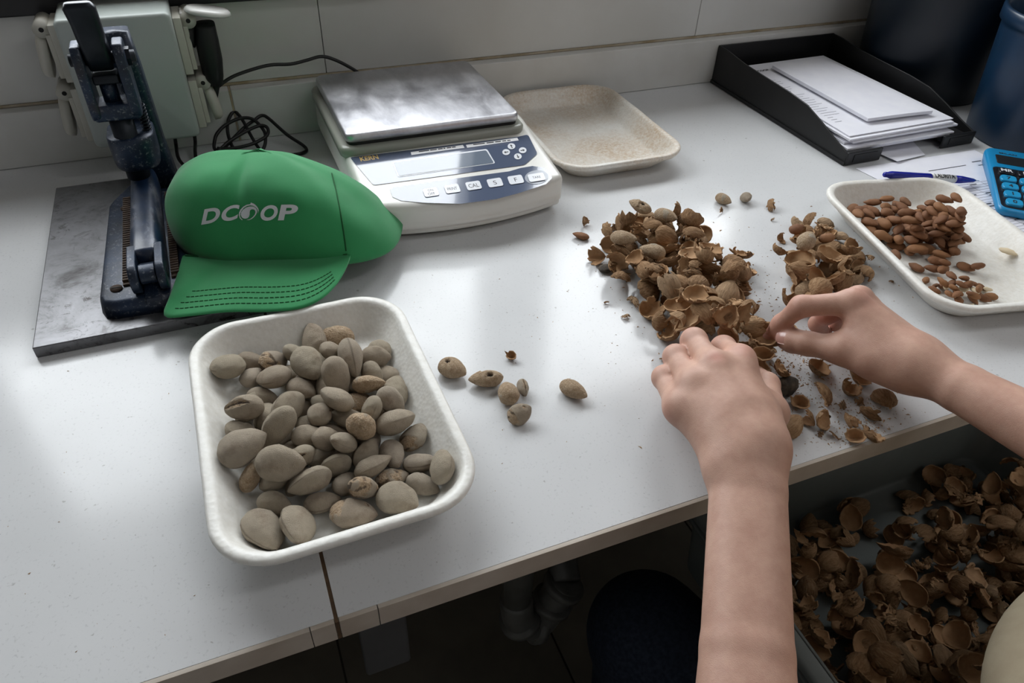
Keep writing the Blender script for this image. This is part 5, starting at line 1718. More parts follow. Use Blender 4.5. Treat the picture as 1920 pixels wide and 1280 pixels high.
# whole kernels and almonds lying among the shells
place_px(KERN[0], 'almond_kernel', 1089, 441, .0215, 170, .2, .1, 'smooth brown kernel at the left tip of the left shell pile', 'kernel', 'kernels among the shells')
place_px(PIT2[0], 'almond', 1168, 455, .031, -10, .2, .1, 'whole pitted almond half buried at the left of the left pile', 'almond', 'whole almonds in the piles')
place_px(PIT2[1], 'almond', 1246, 418, .030, -20, .2, .1, 'whole pitted almond on top of the left pile', 'almond', 'whole almonds in the piles')
place_px(BROK[0], 'almond', 1195, 418, .030, 160, .15, .1, 'half-peeled pale almond on top of the left pile', 'almond', 'whole almonds in the piles')
place_px(PIT2[1], 'almond', 1222, 478, .030, 170, .2, .1, 'dark ribbed almond near the centre of the left pile', 'almond', 'whole almonds in the piles')
place_px(KERN[2], 'almond_kernel', 1492, 435, .022, 20, .2, .1, 'reddish kernel at the left of the pile by the kernel tray', 'kernel', 'kernels among the shells')
place_px(KERN[3], 'almond_kernel', 1548, 455, .022, 10, .2, .1, 'kernel resting on top of the pile by the kernel tray', 'kernel', 'kernels among the shells')
place_px(PIT2[1], 'almond', 1497, 497, .030, 50, .2, .2, 'ribbed almond shell leaning on the front of the pile by the tray', 'almond', 'whole almonds in the piles')

# crumbs: countless tiny bits
V, Fc = [], []
r4 = random.Random(9)
def crumb(x, y, s_):
    k = len(V); a = r4.uniform(0, 6.28)
    e = r4.uniform(1, 2.6)
    for dx, dy, dz in ((-e, -.6, 0), (e, -.4, 0), (.2, 1, 0), (0, 0, .8)):
        V.append((x + s_ * (dx * math.cos(a) - dy * math.sin(a)), y + s_ * (dx * math.sin(a) + dy * math.cos(a)), .0001 + s_ * dz))
    for q in ((0, 2, 1), (0, 1, 3), (1, 2, 3), (2, 0, 3)): Fc.append(tuple(k + i for i in q))
def scatter(cx, cy, sx_, sy_, n, s0, s1):
    for _ in range(n):
        w = P(r4.gauss(cx, sx_), r4.gauss(cy, sy_), 0)
        if w.y > .006 and w.y < .75: crumb(w.x, w.y, r4.uniform(s0, s1) * (1 if r4.random() < .8 else 1.8))
scatter(1560, 760, 70, 40, 420, .0002, .00065)
scatter(1620, 805, 40, 18, 260, .00025, .0007)
scatter(1480, 690, 45, 25, 260, .0003, .0009)
scatter(1400, 600, 90, 40, 200, .0003, .0009)
scatter(1300, 520, 130, 70, 160, .0003, .0008)
scatter(1560, 500, 90, 60, 160, .0003, .0008)
scatter(1100, 640, 260, 130, 70, .0002, .0006)
scatter(200, 900, 200, 200, 36, .0002, .0005)
o = obj('shell_crumbs', V, Fc, m_sh_in, None, False)
tag(o, 'fine scattered shell crumbs and dust on the white worktop', 'crumbs', kind='stuff')

# ================================================================ kernels in the right tray
kt = Heap(.60, .95, .03, .42, tray_base(T2))
KG = 'kernels in the right tray'
kp = [(1572, 392), (1600, 380), (1650, 372), (1700, 374), (1750, 384), (1790, 410), (1808, 440), (1815, 458), (1778, 470), (1742, 462), (1712, 462), (1690, 456), (1655, 448), (1632, 430), (1598, 408)]
r5 = random.Random(15)
pts_ = []
while len(pts_) < 104:
    x, y = r5.uniform(1565, 1820), r5.uniform(368, 475)
    if inside(kp, x, y) and (not pts_ or min((x - a) ** 2 + ((y - b) * 1.5) ** 2 for a, b in pts_[-25:]) > 90): pts_.append((x, y))
for x, y in pts_:
    best = None
    for tr in range(8):
        me = r5.choice(KERN); Lm = r5.uniform(.0205, .0250)
        q = axis_quat(r5.uniform(0, 2 * PI), r5.uniform(-.4, .4), r5.uniform(-.25, .25))
        pts = (verts_of(me) * Lm) @ rot_np(q).T
        zz = .012
        for it in range(2): w = P(x, y, min(zz, .024)); zz = kt.rest(pts, w.x, w.y)
        for it in range(12):
            if zz < .027: break
            w = w.lerp(Vector((T2['c'][0], T2['c'][1], w.z)), .05); zz = kt.rest(pts, w.x, w.y)
        if best is None or zz < best[0]: best = (zz, me, q, Lm, pts, w)
    zz, me, q, Lm, pts, w = best
    zz -= .0006; kt.put(pts, w.x, w.y, zz)
    put_obj('almond_kernel', me, q, Lm, (w.x, w.y, zz), 'brown almond kernel at the %s of the main heap in the right tray' % (('back ' if y < 405 else 'front ' if y > 438 else 'middle ') + ('left' if x < 1650 else 'right' if x > 1735 else 'centre')), 'kernel', KG)
for x, y, a, lb_ in ((1650, 447, -60, 'kernel at the left rim of the right tray, above the gap'), (1668, 452, 40, 'kernel beside the left rim kernel in the right tray'), (1672, 466, -50, 'kernel lying lowest of the three by the left rim'), (1680, 480, -60, 'slender kernel touching the left wall of the right tray'),
    (1696, 465, -35, 'first of two crossed kernels below the main heap'), (1702, 452, -20, 'second of two crossed kernels below the main heap'), (1738, 457, -50, 'small lone kernel below the middle of the main heap'), (1779, 452, 70, 'upright dark kernel at the front of the main heap'),
    (1718, 500, 150, 'round orange-brown kernel alone in the middle of the right tray'), (1766, 476, -15, 'kernel with a pale flake in the middle of the right tray'), (1748, 504, 170, 'left kernel of the small central group in the right tray'), (1757, 490, -15, 'flat kernel behind the small central group'), (1770, 504, 30, 'broken kernel at the right of the small central group'),
    (1811, 500, -20, 'dark shrivelled kernel of the pair at the right'), (1834, 500, 15, 'brown wrinkled kernel of the pair at the right')):
    place_px(r5.choice(KERN), 'almond_kernel', x, y, .0205, a, r5.uniform(-.3, .3), 0, lb_, 'kernel', 'single kernels in the right tray', kt)
fp = [(1730, 520), (1770, 522), (1800, 535), (1860, 535), (1868, 555), (1850, 570), (1800, 568), (1765, 555)]
cnt = 0
cream = [make_nut('kernel_piece', 200 + k, m_cream, 1, .5, .22, 'plain', 14, 12, .05, 0) for k in range(2)]
while cnt < 34:
    x, y = r5.uniform(1725, 1870), r5.uniform(515, 572)
    if not inside(fp, x, y): continue
    cnt += 1
    pale = r5.random() < .25
    me = r5.choice(cream if pale else KERN); Lm = r5.uniform(.010, .017)
    q = axis_quat(r5.uniform(0, 6.28), r5.uniform(-.8, .8), r5.uniform(-.3, .3))
    pts = (verts_of(me) * Lm) @ rot_np(q).T
    zz = .010
    for it in range(2): w = P(x, y, min(zz, .016)); zz = kt.rest(pts, w.x, w.y)
    for it in range(16):
        if zz < .022: break
        w = w.lerp(Vector((T2['c'][0], T2['c'][1], w.z)), .04); zz = kt.rest(pts, w.x, w.y)
    zz -= .0005; kt.put(pts, w.x, w.y, zz)
    put_obj('kernel_piece', me, q, Lm, (w.x, w.y, zz), ('pale broken kernel piece in the front corner of the right tray' if pale else 'small brown kernel piece in the front corner of the right tray'), 'kernel piece', 'kernel bits in the front corner of the right tray')
place_px(cream[0], 'kernel_husk', 1890, 482, .021, -20, .2, 0, 'whitish mouldy kernel alone at the right of the right tray', 'kernel', None, kt)
# ================================================================ signed-distance modelling for the person
def sd_cone(p, a, b, ra, rb):
    a = np.asarray(a, np.float32); b = np.asarray(b, np.float32)
    ba = b - a; pa = p - a
    h = np.clip((pa @ ba) / max(1e-9, float(ba @ ba)), 0, 1)
    d = pa - h[:, None] * ba
    return np.sqrt(np.einsum('ij,ij->i', d, d)) - (ra + (rb - ra) * h)
def sd_ell(p, c, r, M=None):
    q = p - np.asarray(c, np.float32)
    if M is not None: q = q @ np.asarray(M, np.float32)
    r = np.asarray(r, np.float32)
    k0 = np.sqrt((((q / r)) ** 2).sum(1)); k1 = np.sqrt(((q / (r * r)) ** 2).sum(1))
    return k0 * (k0 - 1) / np.maximum(k1, 1e-6)
def smin(a, b, k):
    if k <= 0: return np.minimum(a, b)
    h = np.maximum(k - np.abs(a - b), 0)
    return np.minimum(a, b) - h * h / (4 * k)
def smax(a, b, k): return -smin(-a, -b, k)
def surface_nets(f, origin, h):
    nx, ny, nz = f.shape
    s = f < 0
    c = np.zeros((nx - 1, ny - 1, nz - 1), np.int8)
    for dx in (0, 1):
        for dy in (0, 1):
            for dz in (0, 1):
                c += s[dx:nx - 1 + dx, dy:ny - 1 + dy, dz:nz - 1 + dz]
    act = (c > 0) & (c < 8)
    I, Jx, K = np.nonzero(act)
    idx = -np.ones(act.shape, np.int64); idx[I, Jx, K] = np.arange(len(I))
    acc = np.zeros((len(I), 3)); cnt = np.zeros(len(I))
    cor = [(0, 0, 0), (1, 0, 0), (0, 1, 0), (1, 1, 0), (0, 0, 1), (1, 0, 1), (0, 1, 1), (1, 1, 1)]
    for a in range(8):
        for b in range(a + 1, 8):
            if sum(abs(x - y) for x, y in zip(cor[a], cor[b])) != 1: continue
            A, B = cor[a], cor[b]
            va = f[I + A[0], Jx + A[1], K + A[2]]; vb = f[I + B[0], Jx + B[1], K + B[2]]
            m = (va < 0) != (vb < 0)
            t_ = np.where(m, va / np.where(m, va - vb, 1), 0)
            for ax in range(3):
                acc[:, ax] += np.where(m, A[ax] + t_ * (B[ax] - A[ax]), 0)
            cnt += m
    v = (np.stack([I, Jx, K], 1) + acc / np.maximum(cnt, 1)[:, None]) * h + np.asarray(origin)
    faces = []
    for ax in range(3):
        u, w = (ax + 1) % 3, (ax + 2) % 3
        sl0 = [slice(None)] * 3; sl1 = [slice(None)] * 3
        sl0[ax] = slice(0, f.shape[ax] - 1); sl1[ax] = slice(1, f.shape[ax])
        s0, s1 = s[tuple(sl0)], s[tuple(sl1)]
        e = np.argwhere(s0 != s1)
        ok = (e[:, u] > 0) & (e[:, w] > 0) & (e[:, u] < f.shape[u] - 1) & (e[:, w] < f.shape[w] - 1)
        e = e[ok]
        flip = s0[e[:, 0], e[:, 1], e[:, 2]]
        def cell(du, dw):
            q = e.copy(); q[:, u] += du; q[:, w] += dw
            return idx[q[:, 0], q[:, 1], q[:, 2]]
        a, b, c_, d = cell(-1, -1), cell(0, -1), cell(0, 0), cell(-1, 0)
        fw = np.stack([a, b, c_, d], 1); bw = np.stack([a, d, c_, b], 1)
        faces.append(np.where(flip[:, None], fw, bw))
    faces = np.concatenate(faces)
    faces = faces[(faces >= 0).all(1)]
    return v, faces
def mesh_sdf(fn, lo, hi, h, coarse=4, band=2.2):
    lo = np.asarray(lo, float); hi = np.asarray(hi, float)
    H = h * coarse
    n = np.ceil((hi - lo) / H).astype(int) + 1
    g = np.stack(np.meshgrid(*[lo[i] + H * (np.arange(n[i]) + .5) - h * .5 for i in range(3)], indexing='ij'), -1).reshape(-1, 3).astype(np.float32)
    dc = fn(g).reshape(n)
    f = np.repeat(np.repeat(np.repeat(dc, coarse, 0), coarse, 1), coarse, 2).astype(np.float32)
    I = np.argwhere(np.abs(f) < band * H)
    p = (lo + I * h).astype(np.float32)
    out = np.empty(len(p), np.float32)
    for k in range(0, len(p), 400000): out[k:k + 400000] = fn(p[k:k + 400000])
    f[I[:, 0], I[:, 1], I[:, 2]] = out
    return surface_nets(f, lo, h)
def chain(p, pts, k=.004):
    d = None
    for (a, ra), (b, rb) in zip(pts[:-1], pts[1:]):
        e = sd_cone(p, a, b, ra, rb)
        d = e if d is None else smin(d, e, k)
    return d

# ---------------------------------------------------------------- left hand (seen from its back), fingers bent at the middle joints
LW = P(1402, 850, .056)
LM = {'i': P(1388, 672, .0715), 'm': P(1338, 685, .0755), 'r': P(1299, 720, .069), 'p': P(1273, 762, .057)}
LP = {'i': P(1356, 653, .051), 'm': P(1301, 640, .0615), 'r': P(1267, 670, .056), 'p': P(1245, 708, .047)}
LD = {'i': P(1352, 668, .024), 'm': P(1300, 648, .0335), 'r': P(1266, 677, .0300), 'p': P(1246, 716, .0260)}
LT = {'i': P(1362, 690, .0105), 'm': P(1312, 672, .0105), 'r': P(1279, 700, .0100), 'p': P(1258, 738, .0090)}
LRAD = {'i': (.0112, .0103, .0088, .0078), 'm': (.0116, .0108, .0090, .0080), 'r': (.0108, .0102, .0086, .0076), 'p': (.0098, .0094, .0078, .0068)}
lat = (LM['i'] - LM['p']); lat.normalize()
fwd = (LM['m'] - LW).normalized()
dor = lat.cross(fwd).normalized()
if dor.z < 0: dor = -dor
LE = Vector((.158, -.252, .000))
def lwp(s_, d_=0.0, f_=0.0): return LW + lat * s_ + dor * d_ + fwd * f_
ME = Vector
def left_arm(p):
    # palm: metacarpal cones
    palm = None
    for k, s_ in (('i', .0145), ('m', .005), ('r', -.006), ('p', -.0145)):
        e = sd_cone(p, lwp(s_, -.001, .004), LM[k] - dor * .0025, .0175 if k in 'im' else .0160, LRAD[k][0] + .0006)
        palm = e if palm is None else smin(palm, e, .016)
    # palm belly and thenar
    palm = smin(palm, sd_cone(p, lwp(.006, -.012, .02), (LM['m'] + LM['r']) / 2 - dor * .017 - fwd * .008, .016, .013), .016)
    th0 = lwp(.019, -.008, .018); th1 = P(1441, 774, .040); th2 = P(1437, 722, .0265); th3 = P(1412, 700, .0140)
    palm = smin(palm, sd_cone(p, th0, th1, .0175, .0138), .024)
    palm = smin(palm, sd_cone(p, LM['i'].lerp(LM['m'], .2) - dor * .003 - fwd * .008, LM['r'].lerp(LM['p'], .6) - dor * .002 - fwd * .007, .0108, .0098), .012)
    for a, b in (('i', 'm'), ('m', 'r'), ('r', 'p')):
        e = LM[a].lerp(LM[b], .5)
        palm = smin(palm, sd_cone(p, e - dor * .0015 - fwd * .012, LW.lerp(e, .45) + dor * .002, .0112, .0150), .014)
    d = palm
    thumb = chain(p, [(th1, .0145), (th2, .0115), (th3, .0095)], .005)
    d = smin(d, thumb, .010)
    # index-side web
    d = smin(d, sd_cone(p, th1, LM['i'] - dor * .012 - fwd * .02, .010, .009), .014)
    fs = None
    for k in 'imrp':
        r = LRAD[k]
        e = chain(p, [(LM[k] - dor * .002, r[0]), (LP[k], r[1]), (LD[k], r[2]), (LT[k], r[3])], .006)
        # knuckle pads over the bent joint
        e = smin(e, sd_ell(p, LP[k] + dor * .0015, (r[1] * 1.04,) * 3), .004)
        d1 = smin(d, e, .011)
        fs = d1 if fs is None else np.minimum(fs, d1)
    d = fs
    # knuckle bumps
    # tendon of the middle and index finger
    d = smin(d, sd_cone(p, LM['i'] + dor * .0080 - fwd * .006, lwp(.008, .0145, .012), .0016, .0010), .010)
    d = smin(d, sd_cone(p, LM['m'] + dor * .0088 - fwd * .008, lwp(.002, .0155, .012), .0016, .0010), .010)
    # wrist and forearm: radius and ulna
    dirf = (LE - LW).normalized(); lf = lat - dirf * lat.dot(dirf); lf.normalize()
    w1 = LW + dirf * .012
    mid = LW.lerp(LE, .5)
    fa = chain(p, [(LW + lf * .0115, .0178), (w1 + dirf * .02 + lf * .0105, .0176), (mid + lf * .0100, .0194), (LE + lf * .012, .0265)], .003)
    fb = chain(p, [(LW - lf * .0125, .0166), (w1 + dirf * .02 - lf * .0105, .0172), (mid - lf * .0100, .0194), (LE - lf * .012, .0265)], .003)
    fm = smin(fa, fb, .02)
    # ulnar head bump at the wrist
    fm = smin(fm, sd_ell(p, LW - lf * .021 + dirf * .020 + dor * .004, (.009, .009, .008)), .012)
    d = smin(d, fm, .022)
    d = smin(d, sd_cone(p, LE, Vector((.30, -.325, .09)), .034, .042), .02)
    return d

# ---------------------------------------------------------------- right hand, pinching a shell (seen from the thumb side)
RW = P(1724, 684, .055)
RMi = P(1597, 567, .079)
rf = (RMi - RW).normalized()
rl = Vector((.74, .60, -.30)); rl = (rl - rf * rl.dot(rf)).normalized()
rn = rf.cross(rl).normalized()
if rn.z < 0: rn = -rn
RM = {'i': RMi, 'm': RMi + rl * .0205 + rn * .002, 'r': RMi + rl * .040 - rf * .006, 'p': RMi + rl * .057 - rf * .016 - rn * .003}
RP = {'i': P(1502, 574, .066), 'm': P(1551, 588, .052), 'r': P(1583, 586, .044), 'p': P(1622, 590, .036)}
RD = {'i': P(1464, 606, .0375), 'm': P(1533, 607, .029), 'r': P(1571, 606, .023), 'p': P(1610, 606, .019)}
RT = {'i': P(1441, 632, .0190), 'm': P(1545, 624, .0125), 'r': P(1585, 620, .0110), 'p': P(1620, 616, .0095)}
RRAD = {'i': (.0112, .0098, .0080, .0064), 'm': (.0112, .0095, .0080, .0068), 'r': (.0106, .0090, .0078, .0068), 'p': (.0095, .0082, .0070, .0060)}
RT0 = P(1690, 690, .052); RT1 = P(1580, 655, .046); RT2 = P(1514, 644, .0355); RT3 = P(1472, 636, .0255)
RE = Vector((.572, -.212, .082))
def right_arm(p):
    palm = None
    offs = {'i': -.010, 'm': -.002, 'r': .007, 'p': .015}
    for k in 'imrp':
        e = sd_cone(p, RW + rl * offs[k] + rf * .006, RM[k] - rn * .002, .0158, RRAD[k][0] + .0006)
        palm = e if palm is None else smin(palm, e, .015)
    palm = smin(palm, sd_cone(p, RW + rf * .02 - rn * .010 + rl * .008, RM['m'] + rl * .01 - rn * .018 - rf * .014, .0150, .0120), .016)
    # thenar eminence and web
    palm = smin(palm, sd_cone(p, RT0, RT1, .0175, .0132), .022)
    palm = smin(palm, sd_cone(p, RT0.lerp(RT1, .45), RM['i'] - rn * .012 - rf * .024, .0125, .0085), .020)
    d = palm
    th = chain(p, [(RT1, .0132), (RT2, .0110), (RT3.lerp(RT2, .35), .0112), (RT3, .0092)], .006)
    d = smin(d, th, .010)
    fs = None
    for k in 'imrp':
        r = RRAD[k]
        e = chain(p, [(RM[k] - rn * .001, r[0]), (RP[k], r[1]), (RD[k], r[2]), (RT[k], r[3])], .006)
        d1 = smin(d, e, .006)
        fs = d1 if fs is None else np.minimum(fs, d1)
    d = fs
    for k, a in (('i', .0020), ('m', .0018)):
        d = smin(d, sd_ell(p, RM[k] + rn * a, (RRAD[k][0] * .86,) * 3), .009)
    d = smin(d, sd_cone(p, RM['i'] + rn * .0078 - rf * .008, RW + rn * .0135 + rf * .014 - rl * .002, .0016, .001), .010)
    dirf = (RE - RW).normalized(); lf = rl - dirf * rl.dot(dirf); lf.normalize()
    mid = RW.lerp(RE, .5)
    fa = chain(p, [(RW - lf * .0095, .0158), (RW + dirf * .04 - lf * .0095, .0178), (mid - lf * .0095, .0225), (RE - lf * .010, .0320)], .003)
    fb = chain(p, [(RW + lf * .0095, .0155), (RW + dirf * .04 + lf * .0095, .0178), (mid + lf * .0095, .0225), (RE + lf * .010, .0320)], .003)
    d = smin(d, smin(fa, fb, .02), .022)
    d = smin(d, sd_cone(p, RE, Vector((.70, -.33, .17)), .037, .042), .03)
    return d

# ---------------------------------------------------------------- rest of the body (outside the frame), coarser
SL_, SR_ = Vector((.39, -.385, .185)), Vector((.79, -.40, .215))
NECK, HEAD = Vector((.585, -.415, .285)), Vector((.545, -.365, .425))
def rest_body(p):
    d = sd_cone(p, Vector((.60, -.42, .20)), HEAD - Vector((0, 0, .03)), .062, .052)
    hd = sd_ell(p, HEAD, (.076, .095, .115))
    hd = smin(hd, sd_ell(p, HEAD + Vector((-.012, .030, -.055)), (.052, .060, .058)), .03)
    hd = smin(hd, sd_cone(p, HEAD + Vector((-.022, .093, .010)), HEAD + Vector((-.030, .108, -.022)), .008, .0125), .012)
    for s_ in (-1, 1):
        hd = smin(hd, sd_ell(p, HEAD + Vector((.078 * s_, -.004, -.012)), (.010, .018, .030)), .008)
        hd = smax(hd, -sd_ell(p, HEAD + Vector((.030 * s_ - .022, .098, .012)), (.015, .012, .009)), .01)
        hd = smin(hd, sd_ell(p, HEAD + Vector((.030 * s_ - .020, .080, .012)), (.012, .012, .012)), .003)
    hd = smin(hd, sd_ell(p, HEAD + Vector((-.026, .092, -.058)), (.024, .010, .008)), .010)
    d = smin(d, hd, .03)
    d = smin(d, sd_cone(p, SL_, Vector((.25, -.29, .06)), .048, .042), .02)
    d = smin(d, sd_cone(p, SR_, Vector((.66, -.29, .13)), .048, .042), .02)
    d = smin(d, sd_ell(p, (.60, -.43, .02), (.175, .105, .24)), .04)
    return d
V1, F1 = mesh_sdf(left_arm, (.10, -.375, -.06), (.47, .20, .15), .0016)
V2, F2 = mesh_sdf(right_arm, (.41, -.37, -.01), (.76, .19, .23), .0016)
V3, F3 = mesh_sdf(rest_body, (.20, -.56, -.26), (.88, -.22, .58), .0055, coarse=3)
nV1, nV2 = len(V1), len(V2)
VV = np.concatenate([V1, V2, V3]); FF = np.concatenate([F1, F2 + nV1, F3 + nV1 + nV2])
t = NT('skin')
red = t.attr('red').outputs['Fac']
n = t.noise(55, 5, .6)
base = t.ramp(n, [(.3, S((186, 146, 128))), (.7, S((204, 165, 146)))])
mot = t.ramp(t.noise(130, 4, .6), [(.45, (0, 0, 0, 1)), (.75, (1, 1, 1, 1))])
base = t.mix(t.math('MULTIPLY', mot, .22), base, S((182, 134, 120)))
col = t.mix(t.math('MULTIPLY', red, .6, True), base, S((188, 112, 100)))
fine = t.math('ADD', t.voro(1500), t.math('MULTIPLY', t.noise(260, 4, .7, .5, stretch=(1, 1, 1)), 1.6))
t.bump(fine, .16, .0006)
m_skin = t.set(color=col, rough=.52, spec=.35, sss=.06)
t.b.inputs['Subsurface Radius'].default_value = (.006, .0025, .0015)
me = bpy.data.meshes.new('person')
me.from_pydata(VV.tolist(), [], FF.tolist()); me.update()
me.polygons.foreach_set('use_smooth', [True] * len(me.polygons)); me.materials.append(m_skin)
reds = np.zeros(len(VV))
def blush(c, r, a):
    global reds
    d = np.linalg.norm(VV - np.asarray(c), axis=1); reds = np.maximum(reds, a * np.exp(-(d / r) ** 2))
blush(LM['m'] + dor * .011, .0065, .75); blush(LM['i'] + dor * .010, .010, .5)
for k in 'imrp':
    blush(LP[k], .012, .40); blush(RT[k], .016, .9); blush(RD[k], .013, .7)
blush(RP['i'], .016, .45); blush(RM['i'] + rn * .01, .014, .45); blush(RT3, .014, .3); blush(LM['p'] + lat * -.012, .012, .35)
for k in 'mrp': blush(RP[k], .02, .8)
at = me.attributes.new('red', 'FLOAT', 'POINT'); at.data.foreach_set('value', reds.astype(np.float32))
person = link('person', me)
sm_ = person.modifiers.new('smooth', 'SMOOTH'); sm_.factor = .5; sm_.iterations = 3
tag(person, 'person in a beige top and jeans cracking almond shells with both hands', 'person')

# nail of the right thumb
m_nail = simple('finger_nail', (192, 146, 134), .25, spec=.5)
def nail(name, tip, prev, updir, rad, ln, wd, back=.35):
    ax = (tip - prev).normalized(); u = (updir - ax * updir.dot(ax)).normalized(); s_ = ax.cross(u).normalized()
    V, Fc = [], []
    nu, nv = 10, 10
    for lay in (0, 1):
        for i in range(nu + 1):
            for k in range(nv + 1):
                q = i / nu; a = (k / nv - .5) * 2
                w = wd * (1 - .55 * max(0, (q - .72) / .28) ** 2) * (1 - .35 * max(0, (.2 - q) / .2) ** 2)
                ang = a * w / rad
                drop = .0012 * max(0, q - .5) ** 2 * 4
                r_ = rad + .0005 - drop - (.0007 if lay else 0)
                V.append(tip + ax * (ln * (q - back) * 1.0) + u * (r_ * math.cos(ang)) + s_ * (r_ * math.sin(ang)))
    n1_ = (nu + 1) * (nv + 1)
    for i in range(nu):
        for k in range(nv):
            a = i * (nv + 1) + k
            Fc.append((a, a + 1, a + nv + 2, a + nv + 1)); Fc.append((a + n1_, a + nv + 1 + n1_, a + nv + 2 + n1_, a + 1 + n1_))
    per = [k for k in range(nv)] + [i * (nv + 1) + nv for i in range(nu)] + [nu * (nv + 1) + k for k in range(nv, 0, -1)] + [i * (nv + 1) for i in range(nu, 0, -1)]
    for a, b in zip(per, per[1:] + per[:1]): Fc.append((a, b, b + n1_, a + n1_))
    return obj(name, V, Fc, m_nail, person)
viewv = (Vector(CC) - RT3).normalized()
nail('thumb_nail', RT3, RT2, (viewv * 1.0 + Vector((-.05, 0, .30))).normalized(), .0119, .0150, .0076, .74)
for k in 'imrp':
    nail('finger_nail', LT[k], LD[k], (dor * .3 + fwd).normalized(), LRAD[k][3] + .0002, .009, .0048, .5)
for k in 'im':
    nail('finger_nail', RT[k], RD[k], (rn * .6 - Vector((.5, .1, 0))).normalized(), RRAD[k][3] + .0002, .009, .0046, .5)

# ---------------------------------------------------------------- clothes
m_shirt = simple('beige_knit', (176, 164, 140), .9, c2=(166, 153, 130), scale=40, bump=.3, bscale=900, spec=.15)
m_jean = simple('dark_denim', (38, 44, 56), .9, c2=(50, 58, 72), scale=220, bump=.3, bscale=1100, spec=.1)
t = NT('brown_hair')
n = t.noise(120, 6, .7, .4, stretch=(3, 3, .25))
t.bump(n, .8, .004)
m_hair = t.set(color=t.ramp(n, [(.3, S((44, 31, 24))), (.7, S((86, 64, 48)))]), rough=.55)
def shirt_sdf(p):
    d = sd_ell(p, (.60, -.43, .02), (.190, .120, .25))
    d = smin(d, sd_ell(p, (.56, -.30, -.05), (.182, .160, .070)), .03)
    d = smin(d, sd_ell(p, (.61, -.42, -.22), (.185, .135, .20)), .05)
    d = smin(d, sd_cone(p, Vector((.58, -.42, .20)), SL_, .075, .058), .03)
    d = smin(d, sd_cone(p, Vector((.60, -.42, .20)), SR_, .075, .058), .03)
    d = smin(d, sd_cone(p, SL_, Vector((.285, -.315, .095)), .058, .056), .02)
    d = smin(d, sd_cone(p, SR_, Vector((.695, -.325, .160)), .058, .056), .02)
    d = smax(d, -sd_ell(p, NECK + Vector((0, .01, .03)), (.066, .07, .06)), .01)
    return d
v, f = mesh_sdf(shirt_sdf, (.18, -.60, -.46), (.90, -.11, .34), .006, coarse=3)
o = obj('shirt', v.tolist(), f.tolist(), m_shirt, person)
def jean_sdf(p):
    d = sd_cone(p, Vector((.52, -.38, -.36)), Vector((.338, .055, -.335)), .088, .066)
    d = smin(d, sd_cone(p, Vector((.338, .055, -.335)), Vector((.34, .02, -.80)), .062, .045), .03)
    d2 = sd_cone(p, Vector((.70, -.38, -.36)), Vector((.80, .05, -.335)), .088, .066)
    d2 = smin(d2, sd_cone(p, Vector((.80, .05, -.335)), Vector((.80, .02, -.80)), .062, .045), .03)
    d = smin(d, d2, .03)
    return smin(d, sd_ell(p, (.61, -.42, -.35), (.18, .13, .10)), .04)
v, f = mesh_sdf(jean_sdf, (.22, -.60, -.88), (.92, .16, -.20), .008, coarse=3)
obj('jeans', v.tolist(), f.tolist(), m_jean, person)
def hair_sdf(p):
    d = sd_ell(p, HEAD + Vector((.004, -.016, .018)), (.086, .100, .116))
    d = smin(d, sd_cone(p, HEAD + Vector((.01, -.07, .0)), HEAD + Vector((.03, -.10, -.20)), .06, .035), .04)
    return smax(d, -sd_ell(p, HEAD + Vector((-.024, .105, -.045)), (.078, .085, .105)), .012)
v, f = mesh_sdf(hair_sdf, (.40, -.60, .15), (.72, -.22, .60), .006, coarse=3)
obj('hair', v.tolist(), f.tolist(), m_hair, person)
for sx_ in (.34, .80):
    v, f = mesh_sdf(lambda p, sx_=sx_: smax(smin(sd_cone(p, Vector((sx_, .0, -.855)), Vector((sx_ + .01, .17, -.868)), .042, .036), sd_cone(p, Vector((sx_, .01, -.84)), Vector((sx_, .015, -.80)), .044, .046), .03), -(p[:, 2] + .899), .004), (sx_ - .08, -.08, -.91), (sx_ + .09, .24, -.74), .006, coarse=3)
    obj('shoe', v.tolist(), f.tolist(), m_black, person)
# ================================================================ crate of shells on the lap
t = NT('grey_crate_plastic')
col = t.ramp(t.noise(12, 4), [(.3, S((98, 104, 102))), (.7, S((110, 116, 114)))])
m_crate = t.set(color=col, rough=.4, spec=.45)
KX0, KX1, KY0, KY1, KZ0, KZ1 = .372, .850, -.205, .098, -.252, -.120
cr = empty('plastic_crate', ((KX0 + KX1) / 2, (KY0 + KY1) / 2, KZ0))
tag(cr, 'grey plastic crate full of empty shells held below the worktop edge', 'crate')
kx, ky = cr.location.x, cr.location.y
def kring(ins, z, r): return [(x, y, z - KZ0) for x, y in rr(KX1 - KX0 - 2 * ins, KY1 - KY0 - 2 * ins, r, 8)]
v, f = loft([kring(.016, KZ0, .02), kring(.012, KZ0 + .004, .022), kring(.001, KZ1 - .006, .03), kring(.001, KZ1 - .001, .03), kring(.0025, KZ1, .03), kring(.004, KZ1 - .001, .028), kring(.0145, KZ0 + .008, .02), kring(.019, KZ0 + .004, .016)])
obj('tub', v, f, m_crate, cr)
v, f = loft([kring(.0, KZ1 - .012, .031), kring(-.013, KZ1 - .012, .036), kring(-.014, KZ1 - .0105, .036), kring(-.014, KZ1 - .003, .036), kring(-.011, KZ1 - .0005, .035), kring(.0, KZ1 - .0003, .031)], True, False, False)
obj('rim_flange', v, f, m_crate, cr)
v, f = loft([kring(-.001, KZ1 - .034, .031), kring(-.006, KZ1 - .034, .033), kring(-.006, KZ1 - .028, .033), kring(-.001, KZ1 - .028, .031)], True, False, False)
obj('rib', v, f, m_crate, cr)
def kbase(gx, gy):
    d = np.minimum(np.minimum(gx - KX0, KX1 - gx), np.minimum(gy - KY0, KY1 - gy))
    return np.where(d < .018, -.10, KZ0 + .0045)
